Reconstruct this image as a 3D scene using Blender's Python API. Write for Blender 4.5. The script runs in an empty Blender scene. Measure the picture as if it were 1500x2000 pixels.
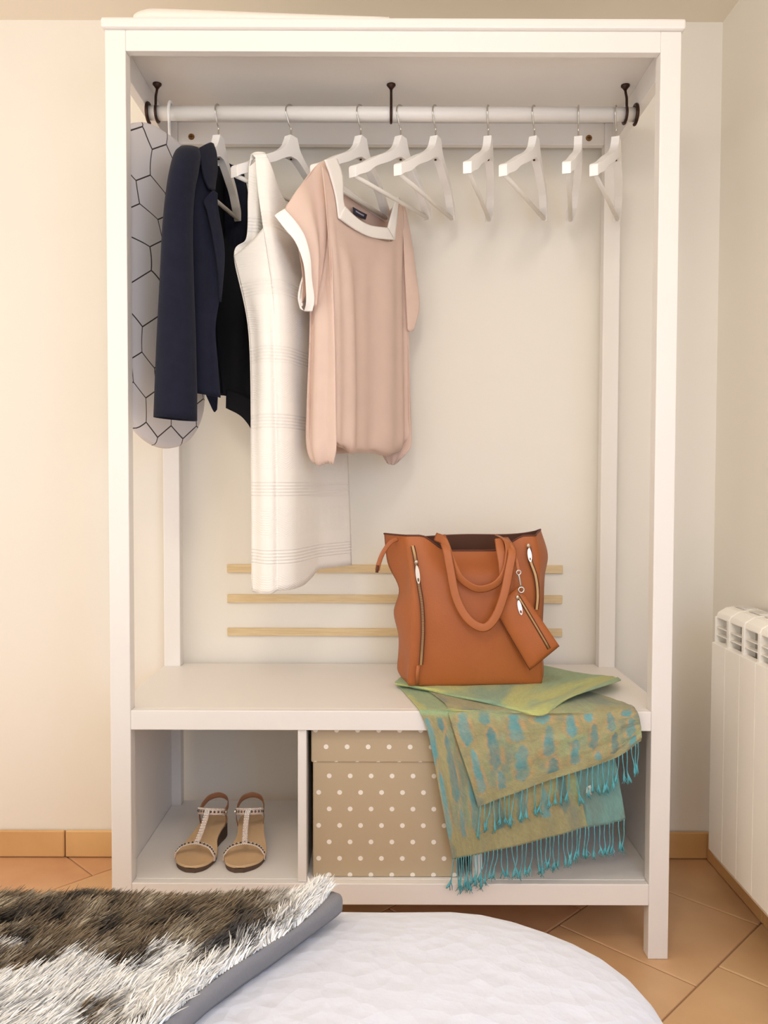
import bpy, bmesh, math, random
import numpy as np
from mathutils import Matrix, Vector

# ---------------------------------------------------------------- camera, world, lights, exposure
scene = bpy.context.scene
COL = scene.collection
AX = [[0.9999954, -0.0003992, 0.0029983], [0.0004997, 0.9994354, -0.0335937], [-0.0029832, 0.033595, 0.9994311]]          # right, forward, up axes of the camera
cam_data = bpy.data.cameras.new('camera')
cam_data.lens = 28.8
cam_data.sensor_width = 36
cam_data.clip_start = 0.02
camera = bpy.data.objects.new('camera', cam_data)
camera.matrix_world = Matrix(((AX[0][0], AX[2][0], -AX[1][0], -0.0171),
                              (AX[0][1], AX[2][1], -AX[1][1], -1.736),
                              (AX[0][2], AX[2][2], -AX[1][2], 1.0235),
                              (0, 0, 0, 1)))
COL.objects.link(camera)
scene.camera = camera
world = bpy.data.worlds.new('room_ambient')
world.use_nodes = True
world.node_tree.nodes['Background'].inputs[0].default_value = (1.0, 0.945, 0.865, 1)
world.node_tree.nodes['Background'].inputs[1].default_value = 1.22
scene.world = world
def light(name, kind, loc, power, color, size=0.2, target=None, size_y=None):
    d = bpy.data.lights.new(name, kind)
    d.energy = power
    d.color = color
    if kind == 'AREA':
        d.size = size
        if size_y:
            d.shape = 'RECTANGLE'
            d.size_y = size_y
    else:
        d.shadow_soft_size = size
    o = bpy.data.objects.new(name, d)
    o.location = loc
    if target:
        o.rotation_euler = (Vector(target) - Vector(loc)).to_track_quat('-Z', 'Y').to_euler()
    COL.objects.link(o)
    return o
light('bedside_lamp_light', 'POINT', (-1.12, -1.72, 1.86), 3.2, (1.0, 0.955, 0.885), 0.11)
light('second_lamp_light', 'POINT', (0.15, -2.15, 1.80), 4, (1.0, 0.955, 0.885), 0.12)
light('ceiling_lamp_light', 'POINT', (-0.15, -1.5, 2.10), 12, (1.0, 0.95, 0.87), 0.14)
light('window_daylight', 'AREA', (0.86, -2.0, 1.1), 14, (0.34, 0.58, 1.0), 0.9, (0.0, -0.9, 0.5), 1.2)
scene.view_settings.view_transform = 'Standard'
scene.view_settings.look = 'None'
scene.view_settings.gamma = 1.0
scene.view_settings.use_curve_mapping = False
scene.view_settings.exposure = 0.46

# ---------------------------------------------------------------- helpers
rng = np.random.default_rng(7)
random.seed(7)
def srgb(r, g, b):
    def f(c):
        c /= 255
        return c / 12.92 if c <= .04045 else ((c + .055) / 1.055) ** 2.4
    return (f(r), f(g), f(b), 1)
class NT:
    """small wrapper to write node trees"""
    def __init__(s, name):
        s.m = bpy.data.materials.new(name)
        s.m.use_nodes = True
        s.t = s.m.node_tree
        s.b = s.t.nodes['Principled BSDF']
    def n(s, typ, **kw):
        nd = s.t.nodes.new(typ)
        for k, v in kw.items():
            if k.startswith('_'):
                setattr(nd, k[1:], v)
            else:
                key = int(k[1:]) if k[0] == 'i' and k[1:].isdigit() else k
                nd.inputs[key].default_value = v
        return nd
    def l(s, a, b):
        s.t.links.new(a, b)
    def math(s, op, a, b=None):
        nd = s.t.nodes.new('ShaderNodeMath')
        nd.operation = op
        for i, v in enumerate((a, b)):
            if v is None:
                continue
            if isinstance(v, (int, float)):
                nd.inputs[i].default_value = v
            else:
                s.l(v, nd.inputs[i])
        return nd.outputs[0]
def mat(name, col, rough=.6, metal=0., var=.0, vscale=6., bump=0., bscale=200., sheen=0., spec=None, col2=None, stretch=None, trans=0.):
    t = NT(name)
    b = t.b
    b.inputs['Roughness'].default_value = rough
    b.inputs['Metallic'].default_value = metal
    b.inputs['Base Color'].default_value = col
    if spec is not None:
        b.inputs['Specular IOR Level'].default_value = spec
    if sheen:
        b.inputs['Sheen Weight'].default_value = sheen
    tc = t.n('ShaderNodeTexCoord')
    vec = tc.outputs['Object']
    if stretch:
        mp = t.n('ShaderNodeMapping')
        mp.inputs['Scale'].default_value = stretch
        t.l(vec, mp.inputs[0])
        vec = mp.outputs[0]
    if var or col2:
        nz = t.n('ShaderNodeTexNoise', Scale=vscale, Detail=5.)
        t.l(vec, nz.inputs['Vector'])
        rp = t.n('ShaderNodeValToRGB')
        c2 = col2 or tuple(min(1, c * (1 + var)) for c in col[:3]) + (1,)
        c1 = col if col2 else tuple(c * (1 - var) for c in col[:3]) + (1,)
        rp.color_ramp.elements[0].color = c1
        rp.color_ramp.elements[1].color = c2
        rp.color_ramp.elements[0].position = .3
        rp.color_ramp.elements[1].position = .7
        t.l(nz.outputs[0], rp.inputs[0])
        t.l(rp.outputs[0], b.inputs['Base Color'])
    if bump:
        nz = t.n('ShaderNodeTexNoise', Scale=bscale, Detail=3.)
        t.l(vec, nz.inputs['Vector'])
        bp = t.n('ShaderNodeBump', Strength=bump, Distance=.002)
        t.l(nz.outputs[0], bp.inputs['Height'])
        t.l(bp.outputs[0], b.inputs['Normal'])
    if trans:
        b.inputs['Transmission Weight'].default_value = 0
        tr = t.n('ShaderNodeBsdfTranslucent')
        tr.inputs[0].default_value = col
        mx = t.n('ShaderNodeMixShader', i0=trans)
        out = t.t.nodes['Material Output']
        t.l(b.outputs[0], mx.inputs[1])
        t.l(tr.outputs[0], mx.inputs[2])
        t.l(mx.outputs[0], out.inputs[0])
    return t.m
def attr_mat(name, rough=.8, bump=0., bscale=300., sheen=.0, wave=None):
    t = NT(name)
    a = t.n('ShaderNodeVertexColor')
    a.layer_name = 'col'
    t.l(a.outputs[0], t.b.inputs['Base Color'])
    t.b.inputs['Roughness'].default_value = rough
    t.b.inputs['Specular IOR Level'].default_value = .2
    t.b.inputs['Sheen Weight'].default_value = sheen
    if bump:
        nz = t.n('ShaderNodeTexNoise', Scale=bscale, Detail=4.)
        tc = t.n('ShaderNodeTexCoord')
        t.l(tc.outputs['Object'], nz.inputs['Vector'])
        bp = t.n('ShaderNodeBump', Strength=bump, Distance=.002)
        t.l(nz.outputs[0], bp.inputs['Height'])
        t.l(bp.outputs[0], t.b.inputs['Normal'])
    return t.m

BASE = {}
def props(o, label, cat, group=None):
    if label:
        o['label'] = label
    if cat:
        o['category'] = cat
    if group:
        o['group'] = group
    return o
def thing(name, base, label, cat, group=None, rz=0.):
    o = bpy.data.objects.new(name, None)
    o.empty_display_size = .05
    o.location = base
    o.rotation_euler = (0, 0, rz)
    COL.objects.link(o)
    BASE[o.name] = tuple(base)
    return props(o, label, cat, group)
def part(name, V, F, m, parent=None, world=True, smooth=False, colors=None, mods=()):
    V = np.asarray(V, float)
    if parent is not None and world:
        V = V - np.array(BASE[parent.name])
    me = bpy.data.meshes.new(name)
    me.from_pydata(V.tolist(), [], F if isinstance(F, list) else F.tolist())
    me.update()
    if smooth:
        me.polygons.foreach_set('use_smooth', [True] * len(me.polygons))
    if colors is not None:
        ca = me.color_attributes.new('col', 'FLOAT_COLOR', 'POINT')
        c = np.ones((len(V), 4))
        c[:, :3] = np.asarray(colors)[:, :3]
        ca.data.foreach_set('color', c.ravel())
    me.materials.append(m)
    o = bpy.data.objects.new(name, me)
    COL.objects.link(o)
    if parent is not None:
        o.parent = parent
        BASE[o.name] = BASE[parent.name] if world else (0, 0, 0)
    else:
        BASE[o.name] = (0, 0, 0)
    for k in mods:
        if k[0] == 'solid':
            md = o.modifiers.new('thickness', 'SOLIDIFY')
            md.thickness = k[1]
            md.offset = k[2] if len(k) > 2 else 0
        elif k[0] == 'bevel':
            md = o.modifiers.new('edges', 'BEVEL')
            md.width = k[1]
            md.segments = k[2] if len(k) > 2 else 2
            md.limit_method = 'ANGLE'
            md.angle_limit = math.radians(40)
        elif k[0] == 'sub':
            md = o.modifiers.new('smooth', 'SUBSURF')
            md.levels = md.render_levels = k[1]
    return o
def box_vf(x0, x1, y0, y1, z0, z1):
    V = [(x0, y0, z0), (x1, y0, z0), (x1, y1, z0), (x0, y1, z0), (x0, y0, z1), (x1, y0, z1), (x1, y1, z1), (x0, y1, z1)]
    F = [(0, 3, 2, 1), (4, 5, 6, 7), (0, 1, 5, 4), (1, 2, 6, 5), (2, 3, 7, 6), (3, 0, 4, 7)]
    return V, F
def box(name, x0, x1, y0, y1, z0, z1, m, parent=None, bevel=.0015, world=True):
    V, F = box_vf(x0, x1, y0, y1, z0, z1)
    return part(name, V, F, m, parent, world, mods=[('bevel', bevel, 2)] if bevel else ())
def join(*vf):
    V, F = [], []
    for v, f in vf:
        n = len(V)
        V += [tuple(p) for p in v]
        F += [tuple(i + n for i in q) for q in f]
    return V, F
def tube_vf(P, r, n=8, cap=True, flat=None, up=(0, 0, 1)):
    """sweep: P points, r radius or list of radii, flat=(a,b) scale of the two section axes"""
    P = np.asarray(P, float)
    k = len(P)
    r = np.broadcast_to(np.asarray(r, float), (k,))
    T = np.gradient(P, axis=0)
    T /= np.linalg.norm(T, axis=1)[:, None] + 1e-12
    a = np.array(up, float)
    if abs(a @ T[0]) > .9:
        a = np.array((1., 0, 0)) if abs(T[0][0]) < .9 else np.array((0, 1., 0))
    V = []
    fa, fb = flat or (1, 1)
    for i in range(k):
        a = a - (a @ T[i]) * T[i]
        a /= np.linalg.norm(a) + 1e-12
        b = np.cross(T[i], a)
        for j in range(n):
            t = 2 * math.pi * j / n
            V.append(P[i] + r[i] * (fa * math.cos(t) * a + fb * math.sin(t) * b))
    F = []
    for i in range(k - 1):
        for j in range(n):
            j2 = (j + 1) % n
            F.append((i * n + j, i * n + j2, (i + 1) * n + j2, (i + 1) * n + j))
    if cap:
        F.append(tuple(range(n - 1, -1, -1)))
        F.append(tuple((k - 1) * n + j for j in range(n)))
    return V, F
def cr(P, n):
    """Catmull-Rom through the control points, n samples"""
    P = np.asarray(P, float)
    k = len(P)
    if k == 2:
        t = np.linspace(0, 1, n).reshape((-1,) + (1,) * (P.ndim - 1))
        return P[0] * (1 - t) + P[1] * t
    Q = np.concatenate([(2 * P[0] - P[1])[None], P, (2 * P[-1] - P[-2])[None]])
    t = np.linspace(0, k - 1, n)
    i = np.minimum(t.astype(int), k - 2)
    u = (t - i).reshape((-1,) + (1,) * (P.ndim - 1))
    p0, p1, p2, p3 = Q[i], Q[i + 1], Q[i + 2], Q[i + 3]
    return .5 * (2 * p1 + (p2 - p0) * u + (2 * p0 - 5 * p1 + 4 * p2 - p3) * u ** 2 + (3 * p1 - p0 - 3 * p2 + p3) * u ** 3)
def surf(rows, nr, nc):
    """bicubic surface through a control grid (rows may differ in length) -> array nr x nc x 3"""
    R = np.array([cr(r, nc) for r in rows])
    return cr(R, nr)
def normals(G):
    du = np.gradient(G, axis=0)
    dv = np.gradient(G, axis=1)
    N = np.cross(dv, du)
    return N / (np.linalg.norm(N, axis=2)[:, :, None] + 1e-12)
def grid_vf(G):
    a, b = G.shape[:2]
    I = np.arange(a * b).reshape(a, b)
    F = np.stack([I[:-1, :-1], I[1:, :-1], I[1:, 1:], I[:-1, 1:]], -1).reshape(-1, 4)
    return G.reshape(-1, 3), F.tolist()
def cloth(name, rows, nr, nc, m, parent, thick=.002, disp=None, colors=None):
    G = surf(rows, nr, nc)
    S, T = np.meshgrid(np.linspace(0, 1, nc), np.linspace(0, 1, nr))
    if disp is not None:
        G = G + normals(G) * disp(S, T)[:, :, None]
    V, F = grid_vf(G)
    c = colors(S, T).reshape(-1, 3) if colors is not None else None
    return part(name, V, F, m, parent, smooth=True, colors=c, mods=[('solid', thick)] if thick else ()), G
def hashn(i, j, s):
    h = np.sin(i * 127.1 + j * 311.7 + s * 74.7) * 43758.5453
    return h - np.floor(h)
def vnoise(x, y, s=0):
    x = np.asarray(x, float)
    y = np.asarray(y, float)
    i, j = np.floor(x), np.floor(y)
    u, v = x - i, y - j
    u = u * u * (3 - 2 * u)
    v = v * v * (3 - 2 * v)
    return (hashn(i, j, s) * (1 - u) + hashn(i + 1, j, s) * u) * (1 - v) + (hashn(i, j + 1, s) * (1 - u) + hashn(i + 1, j + 1, s) * u) * v
def fbm(x, y, s=0, o=4):
    r, a, t = 0, .5, 0
    for k in range(o):
        r = r + a * vnoise(x * 2 ** k, y * 2 ** k, s + k)
        t += a
        a *= .5
    return r / t
def lerp(a, b, t):
    return a + (b - a) * t
def sstep(a, b, x):
    t = np.clip((x - a) / (b - a), 0, 1)
    return t * t * (3 - 2 * t)
def sphere_vf(c, r, nu=10, nv=6, sc=(1, 1, 1)):
    V = []
    F = []
    for i in range(nv + 1):
        th = math.pi * i / nv
        for j in range(nu):
            ph = 2 * math.pi * j / nu
            V.append((c[0] + r * sc[0] * math.sin(th) * math.cos(ph), c[1] + r * sc[1] * math.sin(th) * math.sin(ph), c[2] + r * sc[2] * math.cos(th)))
    for i in range(nv):
        for j in range(nu):
            j2 = (j + 1) % nu
            F.append((i * nu + j, (i + 1) * nu + j, (i + 1) * nu + j2, i * nu + j2))
    return V, F
def ring_loft(rings, closed_bottom=True, closed_top=True):
    n = len(rings[0])
    V = [p for r in rings for p in r]
    F = []
    for i in range(len(rings) - 1):
        for j in range(n):
            j2 = (j + 1) % n
            F.append((i * n + j, i * n + j2, (i + 1) * n + j2, (i + 1) * n + j))
    if closed_bottom:
        F.append(tuple(range(n - 1, -1, -1)))
    if closed_top:
        F.append(tuple((len(rings) - 1) * n + j for j in range(n)))
    return V, F
def structure(o):
    o['kind'] = 'structure'
    return o

# ---------------------------------------------------------------- materials
M_white = mat('white_lacquer', srgb(236, 230, 224), .42, var=.012, vscale=3.)
M_wall = mat('cream_wall_paint', srgb(237, 230, 218), .9, var=.012, vscale=2.5, bump=.08, bscale=90.)
M_ceil = mat('ceiling_paint', srgb(240, 228, 210), .95)
M_grout = mat('grout', srgb(160, 122, 88), .95, bump=.2)
def tile_mat(name, a, b, sc):
    return mat(name, srgb(*a), .38, col2=srgb(*b), vscale=sc, bump=.05, bscale=60.)
M_tiles = [tile_mat('terracotta_tile_%s' % k, a, b, s) for k, a, b, s in (('tan', (206, 160, 116), (222, 180, 134), 5.), ('rust', (198, 146, 106), (214, 168, 124), 6.), ('sand', (210, 166, 118), (226, 186, 138), 4.))]
M_skirt = tile_mat('skirting_tile', (208, 162, 108), (224, 182, 126), 5.)
M_dark = mat('bronze_metal', srgb(66, 46, 38), .4, metal=.8)
M_steel = mat('brushed_steel', srgb(205, 200, 192), .25, metal=1.)
M_pale_wood = mat('pale_wood', srgb(214, 186, 140), .6, col2=srgb(228, 202, 158), vscale=6., stretch=(3, 3, 40))
M_plastic = mat('white_hanger_wood', srgb(244, 240, 236), .4)
M_bar = mat('white_hanger_bar', srgb(232, 226, 216), .4)

# ---------------------------------------------------------------- the room
WY, WX, CZ = .487, .882, 2.256
structure(box('wall_back', -2.6, WX + .1, WY, WY + .1, -.02, CZ + .05, M_wall, bevel=0))
structure(box('wall_right', WX, WX + .1, -3.4, WY, -.02, CZ + .05, M_wall, bevel=0))
structure(box('ceiling', -2.6, WX, -3.4, WY, CZ, CZ + .05, M_ceil, bevel=0))
floor = structure(box('floor', -2.6, WX, -3.4, WY, -.05, -.003, M_grout, bevel=0))
# diagonal running-bond terracotta tiles: rows along x-y = const, joints along x+y
S = .467
G = .0055
tile_meshes = {}
for row in range(-7, 8):
    a0 = .253 + S * row                         # x - y at row start
    off = 1.0 if row % 2 == 0 else .675
    for k in range(-12, 6):
        b0 = off + S * k
        ca, cb = a0 + S / 2, b0 + S / 2
        x, y = (ca + cb) / 2, (cb - ca) / 2
        if not (-2.3 < x < WX + .2 and -1.5 < y < WY + .22):
            continue
        # clip to the room
        pts = []
        for (sa, sb) in ((0, 0), (1, 0), (1, 1), (0, 1)):
            a = a0 + G / 2 + sa * (S - G)
            b = b0 + G / 2 + sb * (S - G)
            pts.append(((a + b) / 2, (b - a) / 2))
        def clip(poly, f, g):
            out = []
            for i in range(len(poly)):
                p, q = poly[i], poly[(i + 1) % len(poly)]
                dp, dq = f(p), f(q)
                if dp <= 0:
                    out.append(p)
                if (dp < 0) != (dq < 0) and dp != dq:
                    t = dp / (dp - dq)
                    out.append((p[0] + t * (q[0] - p[0]), p[1] + t * (q[1] - p[1])))
            return out
        pts = clip(pts, lambda p: p[0] - (WX - .001), 0)
        if len(pts) > 2:
            pts = clip(pts, lambda p: p[1] - (WY - .001), 0)
        if len(pts) < 3:
            continue
        n = len(pts)
        area = sum(pts[i][0] * pts[(i + 1) % n][1] - pts[(i + 1) % n][0] * pts[i][1] for i in range(n))
        if area < 0:
            pts = pts[::-1]
        if abs(area) < 1e-3:
            continue
        dz = random.uniform(-.0004, .0004)
        V = [(p[0], p[1], -.008) for p in pts] + [(p[0], p[1], dz - .0004) for p in pts]
        F = [tuple(range(n - 1, -1, -1)), tuple(range(n, 2 * n))] + [(i, (i + 1) % n, n + (i + 1) % n, n + i) for i in range(n)]
        part('tile', V, F, M_tiles[(row * 5 + k * 3) % 3], floor, mods=[('bevel', .0025, 2)])
# skirting tiles
bb = structure(box('baseboard_back', -2.6, WX, WY - .006, WY, 0, .07, M_grout, bevel=0))
xs = [(-0.885,0.475,0.035)[0] + .33 * k for k in range(-5, 7)]
for x in xs:
    x1 = min(x + .327, WX - .001)
    if x1 - x > .02:
        box('skirting_tile', x, x1, WY - .014, WY - .004, .001, .075, M_skirt, bb, .004)
br = structure(box('baseboard_right', WX - .006, WX, -3.4, WY - .02, 0, .07, M_grout, bevel=0))
for k in range(8):
    y = WY - .016 - .33 * (k + 1)
    box('skirting_tile', WX - .014, WX - .004, y, y + .327, .001, .075, M_skirt, br, .004)

# ---------------------------------------------------------------- pale wooden strips on the wall
for nm, z0, z1, lab in (('top', .7835, .8055, 'topmost of three pale wooden strips fixed to the wall behind dress and bag'),
                        ('mid', .7015, .7235, 'middle one of three pale wooden strips fixed to the wall behind bag'),
                        ('low', .611, .632, 'lowest of three pale wooden strips fixed to the wall, nearest the bench')):
    o = box('wooden_strip', -.441, .4695, WY - .009, WY - .0002, z0, z1, M_pale_wood, None, .0012)
    props(o, lab, 'wooden strip', 'wooden strips on the wall')

# ---------------------------------------------------------------- wardrobe
wd = thing('open_wardrobe', (0, .23, 0), 'white open wardrobe with hanging rod, bench shelf and compartments below', 'wardrobe')
W2, PW, PD, YB, HT = .6, .043, .033, .4303, 1.967
for sx in (-1, 1):
    for y in (0, YB):
        a, b = sorted((sx * W2, sx * (W2 - PW)))
        box('post', a, b, y, y + PD, 0, HT, M_white, wd, .0018)
IN = W2 - PW
V = []
tb = box('top_board', -.606, .606, -.010, YB + PD + .006, HT, 1.9885, M_white, wd, .005)
box('front_rail', -IN, IN, .0008, .022, 1.924, HT, M_white, wd, .0012)
rail = box('back_rail', -IN, IN, YB + .004, YB + .024, 1.911, HT, M_white, wd, .0012)
for x in (-.5218, .516):
    V1, F1 = tube_vf([(x, YB + .0045, 1.929), (x, YB + .0015, 1.929)], [.0085, .0075], 16)
    scr = part('screw', V1, F1, mat('brass_screw', srgb(150, 112, 70), .35, metal=.9), rail)
    s2 = join(box_vf(x - .005, x + .005, YB + .0009, YB + .0017, 1.9283, 1.9297), box_vf(x - .0007, x + .0007, YB + .0009, YB + .0017, 1.924, 1.934))
    part('screw_slot', s2[0], s2[1], M_dark, rail)
for sx in (-1, 1):
    a, b = sorted((sx * .577, sx * .597))
    box('side_rail', a, b, PD, YB, 1.909, HT, M_white, wd, .0012)
    a, b = sorted((sx * .582, sx * .597))
    box('side_panel', a, b, PD, YB, .1175, .519, M_white, wd, .001)
# bench: board notched round the posts, and its front rail
n0 = PW + .0008
pl = [(-W2 + n0, .0212), (W2 - n0, .0212), (W2 - n0, PD + .0008), (W2, PD + .0008), (W2, YB - .0008), (W2 - n0, YB - .0008), (W2 - n0, YB + PD),
      (-W2 + n0, YB + PD), (-W2 + n0, YB - .0008), (-W2, YB - .0008), (-W2, PD + .0008), (-W2 + n0, PD + .0008)]
def slab(pl, z0, z1):
    n = len(pl)
    V = [(x, y, z0) for x, y in pl] + [(x, y, z1) for x, y in pl]
    return V, [tuple(range(n - 1, -1, -1)), tuple(range(n, 2 * n))] + [(i, (i + 1) % n, n + (i + 1) % n, n + i) for i in range(n)]
V, F = slab(pl, .519, .539)
part('bench_board', V, F, M_white, wd, mods=[('bevel', .001, 2)])
box('bench_rail', -IN, IN, .0005, .021, .497, .539, M_white, wd, .0018)
V, F = slab([(math.copysign(min(abs(x), .5815), x), y) for x, y in pl], .146, .1645)
part('bottom_shelf', V, F, M_white, wd, mods=[('bevel', .001, 2)])
box('bottom_rail', -IN, IN, .0005, .021, .1174, .164, M_white, wd, .0018)
for x in (-.1907, .189):
    box('divider', x - .0092, x + .0092, .006, YB + PD, .1648, .4965, M_white, wd, .001)
box('back_bench_rail', -IN, IN, YB + .006, YB + .024, .497, .5185, M_white, wd, .001)
# rod, its hooks and end flanges
RY, RZ0, RR = .23, 1.8985, .0165
V, F = tube_vf([(-.577, RY, RZ0), (.577, RY, RZ0)], RR, 28)
part('rod', V, F, M_white, wd, smooth=True)
for x in (-.5545, -.0022, .5505):
    vf = [tube_vf([(x, RY, HT), (x, RY, HT - .003), (x, RY, HT - .008), (x, RY, HT - .012)], [.0105, .0105, .006, .0036], 14)]
    pts = [(x, RY, HT - .01), (x, RY - .004, HT - .02), (x, RY - .012, RZ0 + .033)]
    for k in range(0, 12):
        t = math.radians(135 + k * 19)
        pts.append((x, RY + .0195 * math.cos(t), RZ0 + .0195 * math.sin(t)))
    vf.append(tube_vf(cr(pts, 40), .0032, 8))
    V, F = join(*vf)
    part('rod_hook', V, F, M_dark, wd, smooth=True)
for sx in (-1, 1):
    pts = [(sx * .5745, RY + .0215 * math.cos(t), RZ0 + .0215 * math.sin(t)) for t in np.linspace(math.radians(75), math.radians(285), 22)]
    V, F = tube_vf(pts, .0042, 8)
    part('rod_flange', V, F, M_dark, wd, smooth=True)

# flat white rounded item lying on top of the wardrobe
def rrect(x0, x1, y0, y1, r, n=8):
    out = []
    for cx, cy, a0 in ((x1 - r, y1 - r, 0), (x0 + r, y1 - r, 90), (x0 + r, y0 + r, 180), (x1 - r, y0 + r, 270)):
        for k in range(n + 1):
            a = math.radians(a0 + 90 * k / n)
            out.append((cx + r * math.cos(a), cy + r * math.sin(a)))
    return out
pad_top = cr([(-0.541, 2.0065), (-0.5334, 2.0129), (-0.5193, 2.0188), (-0.5041, 2.0215), (-0.4522, 2.0201), (-0.3116, 2.0142), (-0.1601, 2.0078), (-0.0085, 2.0019)], 40)
rings = []
for x, z in pad_top:
    z = max(z, 1.9892)
    h = z - 1.9887
    sec = [(-.004, 0), (-.004, .45), (.002, .8), (.016, .97), (.04, 1.0), (.2, 1.06), (.27, 1.0), (.29, .7), (.294, 0)]
    rings.append([(x, y + .006, 1.9887 + h * q) for y, q in sec])
V, F = ring_loft(rings)
props(part('flat_white_pad', V, F, mat('white_plastic', srgb(240, 232, 222), .5), None, smooth=True),
      'flat white rounded item lying on top of the wardrobe', 'pad')

# ---------------------------------------------------------------- radiator on the right wall
rad = thing('radiator', (.83, -.1, .1), 'white aluminium column radiator on the right wall beside wardrobe', 'radiator')
M_rad = mat('radiator_enamel', srgb(250, 245, 236), .35)
M_radin = mat('radiator_inner', srgb(216, 212, 204), .5)
PITCH, RY0 = .0767, .2085
front = [(.772, .148), (.768, .16), (.768, .652), (.772, .655)]
for k in range(8):
    y1 = RY0 - k * PITCH
    y0 = y1 - PITCH + .0014
    def ext(prof, ya, yb):
        n = len(prof)
        V = [(x, ya, z) for x, z in prof] + [(x, yb, z) for x, z in prof]
        return V, [tuple(range(n)), tuple(range(2 * n - 1, n - 1, -1))] + [(i, n + i, n + (i + 1) % n, (i + 1) % n) for i in range(n)]
    # lower rounded foot corner is trimmed on the wall side
    sec = part('section', *ext([(.783, .128), (.768, .150), (.768, .6495), (.783, .653)], y0, y1), M_rad, rad, mods=[('bevel', .0006, 1)])
    part('fin', *ext([(.783, .17), (.783, .64), (.862, .64), (.862, .17)], (y0 + y1) / 2 - .004, (y0 + y1) / 2 + .004), M_rad, sec)
    part('header', *ext([(.812, .60), (.812, .715), (.866, .715), (.866, .60)], y0, y1), M_radin, sec, mods=[('bevel', .004, 2)])
    part('cap', *ext([(.776, .709), (.780, .722), (.80, .734), (.83, .738), (.866, .734), (.866, .724), (.80, .719), (.784, .708)], y0, y1), M_rad, sec, mods=[('bevel', .003, 2)])
    gl = []
    for yy in (y0 + .002, y1 - .002):
        gl.append(box_vf(.774, .80, yy - .002, yy + .002, .648, .712))
    for z in (.669, .687):
        gl.append(box_vf(.777, .79, y0, y1, z - .0012, z + .0012))
    part('grille', *join(*gl), M_rad, sec)
    part('vent_slot', *ext([(.815, .7372), (.815, .7392), (.848, .7392), (.848, .7372)], y0 + .012, y1 - .012), M_radin, sec)
for yy in (.1, -.3):
    box('wall_bracket', .866, WX, yy, yy + .02, .62, .65, M_rad, rad, .001)

# ---------------------------------------------------------------- hangers
HL = .172
def hanger_parts(root, local=True):
    """local frame: origin on the rod's centre line, +x runs along the arms, z up"""
    th = .0095
    ht = cr([(-HL, -.178), (-HL + .004, -.170), (-HL + .03, -.157), (-.10, -.130), (-.055, -.106), (-.028, -.085), (-.017, -.066), (-.0125, -.0545)], 22)
    hl = cr([(-HL + .001, -.198), (-HL + .014, -.189), (-HL + .04, -.176), (-.105, -.155), (-.062, -.133), (-.035, -.117), (-.018, -.1085), (-.010, -.1055)], 22)
    up = [tuple(p) for p in ht] + [(-x, z) for x, z in ht[::-1]]
    dn = [tuple(p) for p in hl] + [(-x, z) for x, z in hl[::-1]]
    rings = []
    for (ux, uz), (dx, dz) in zip(up, dn):
        c1, c2 = .022 * (ux / HL) ** 2, .022 * (dx / HL) ** 2
        rings.append([(dx, c2 - th, dz), (dx, c2 + th, dz), (ux, c1 + th, uz), (ux, c1 - th, uz)])
    V, F = ring_loft(rings)
    part('hanger_body', V, F, M_plastic, root, world=False, mods=[('bevel', .003, 2)])
    # hook
    r = .0195
    pts = [(0, 0, -.058), (0, 0, -.045), (0.0, 0, -.034), (-.008, 0, -.026)] + [(-r * math.cos(t), 0, r * math.sin(t)) for t in np.radians(np.arange(-38, 196, 18))]
    V, F = tube_vf(cr(pts, 46), .0018, 8, up=(0, 1, 0))
    part('hook', V, F, M_steel, root, world=False, smooth=True)
    V, F = tube_vf([(-HL + .006, .020, -.193), (0, .018, -.194), (HL - .006, .020, -.193)], .0052, 10, up=(0, 1, 0))
    part('trouser_bar', V, F, M_bar, root, world=False, smooth=True)
    V, F = tube_vf([(.0, 0, -.108), (.0, 0, -.104)], .0028, 8, up=(0, 1, 0))
    part('screw', V, F, M_dark, root, world=False)
HG = 'white wooden hangers on the rod'
def copy_thing(src, loc, rz, label):
    c = src.copy()
    COL.objects.link(c)
    c.location = loc
    c.rotation_euler = (0, 0, rz)
    c['label'] = label
    for ch in src.children:
        d = ch.copy()
        COL.objects.link(d)
        d.parent = c
    return c
hdefs = [(-.41, 12, 'white hanger inside the navy blazer, first on the rod'),
         (-.2385, 33, 'white hanger carrying the cream sleeveless dress'),
         (-.0735, 28, 'white hanger carrying the blush pink blouse'),
         (.021, 32, 'empty white hanger just beside the pink blouse, bar running behind its neckline'),
         (.1033, 25, 'empty white hanger, second to the right of the pink blouse'),
         (.2279, 15, 'empty white hanger seen nearly edge-on, third to the right of the blouse'),
         (.3368, 26, 'empty white hanger, fourth to the right of the blouse, turned wider'),
         (.4408, 14, 'narrowest-looking empty white hanger, second from right end of the rod'),
         (.5304, 24, 'last empty white hanger at the right end of the rod')]
h0 = None
for x, a, lab in hdefs:
    rz = math.radians(90 - a)
    if h0 is None:
        h0 = thing('clothes_hanger', (x, RY, RZ0), lab, 'hanger', HG, rz)
        hanger_parts(h0)
    else:
        copy_thing(h0, (x, RY, RZ0), rz, lab)

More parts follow.
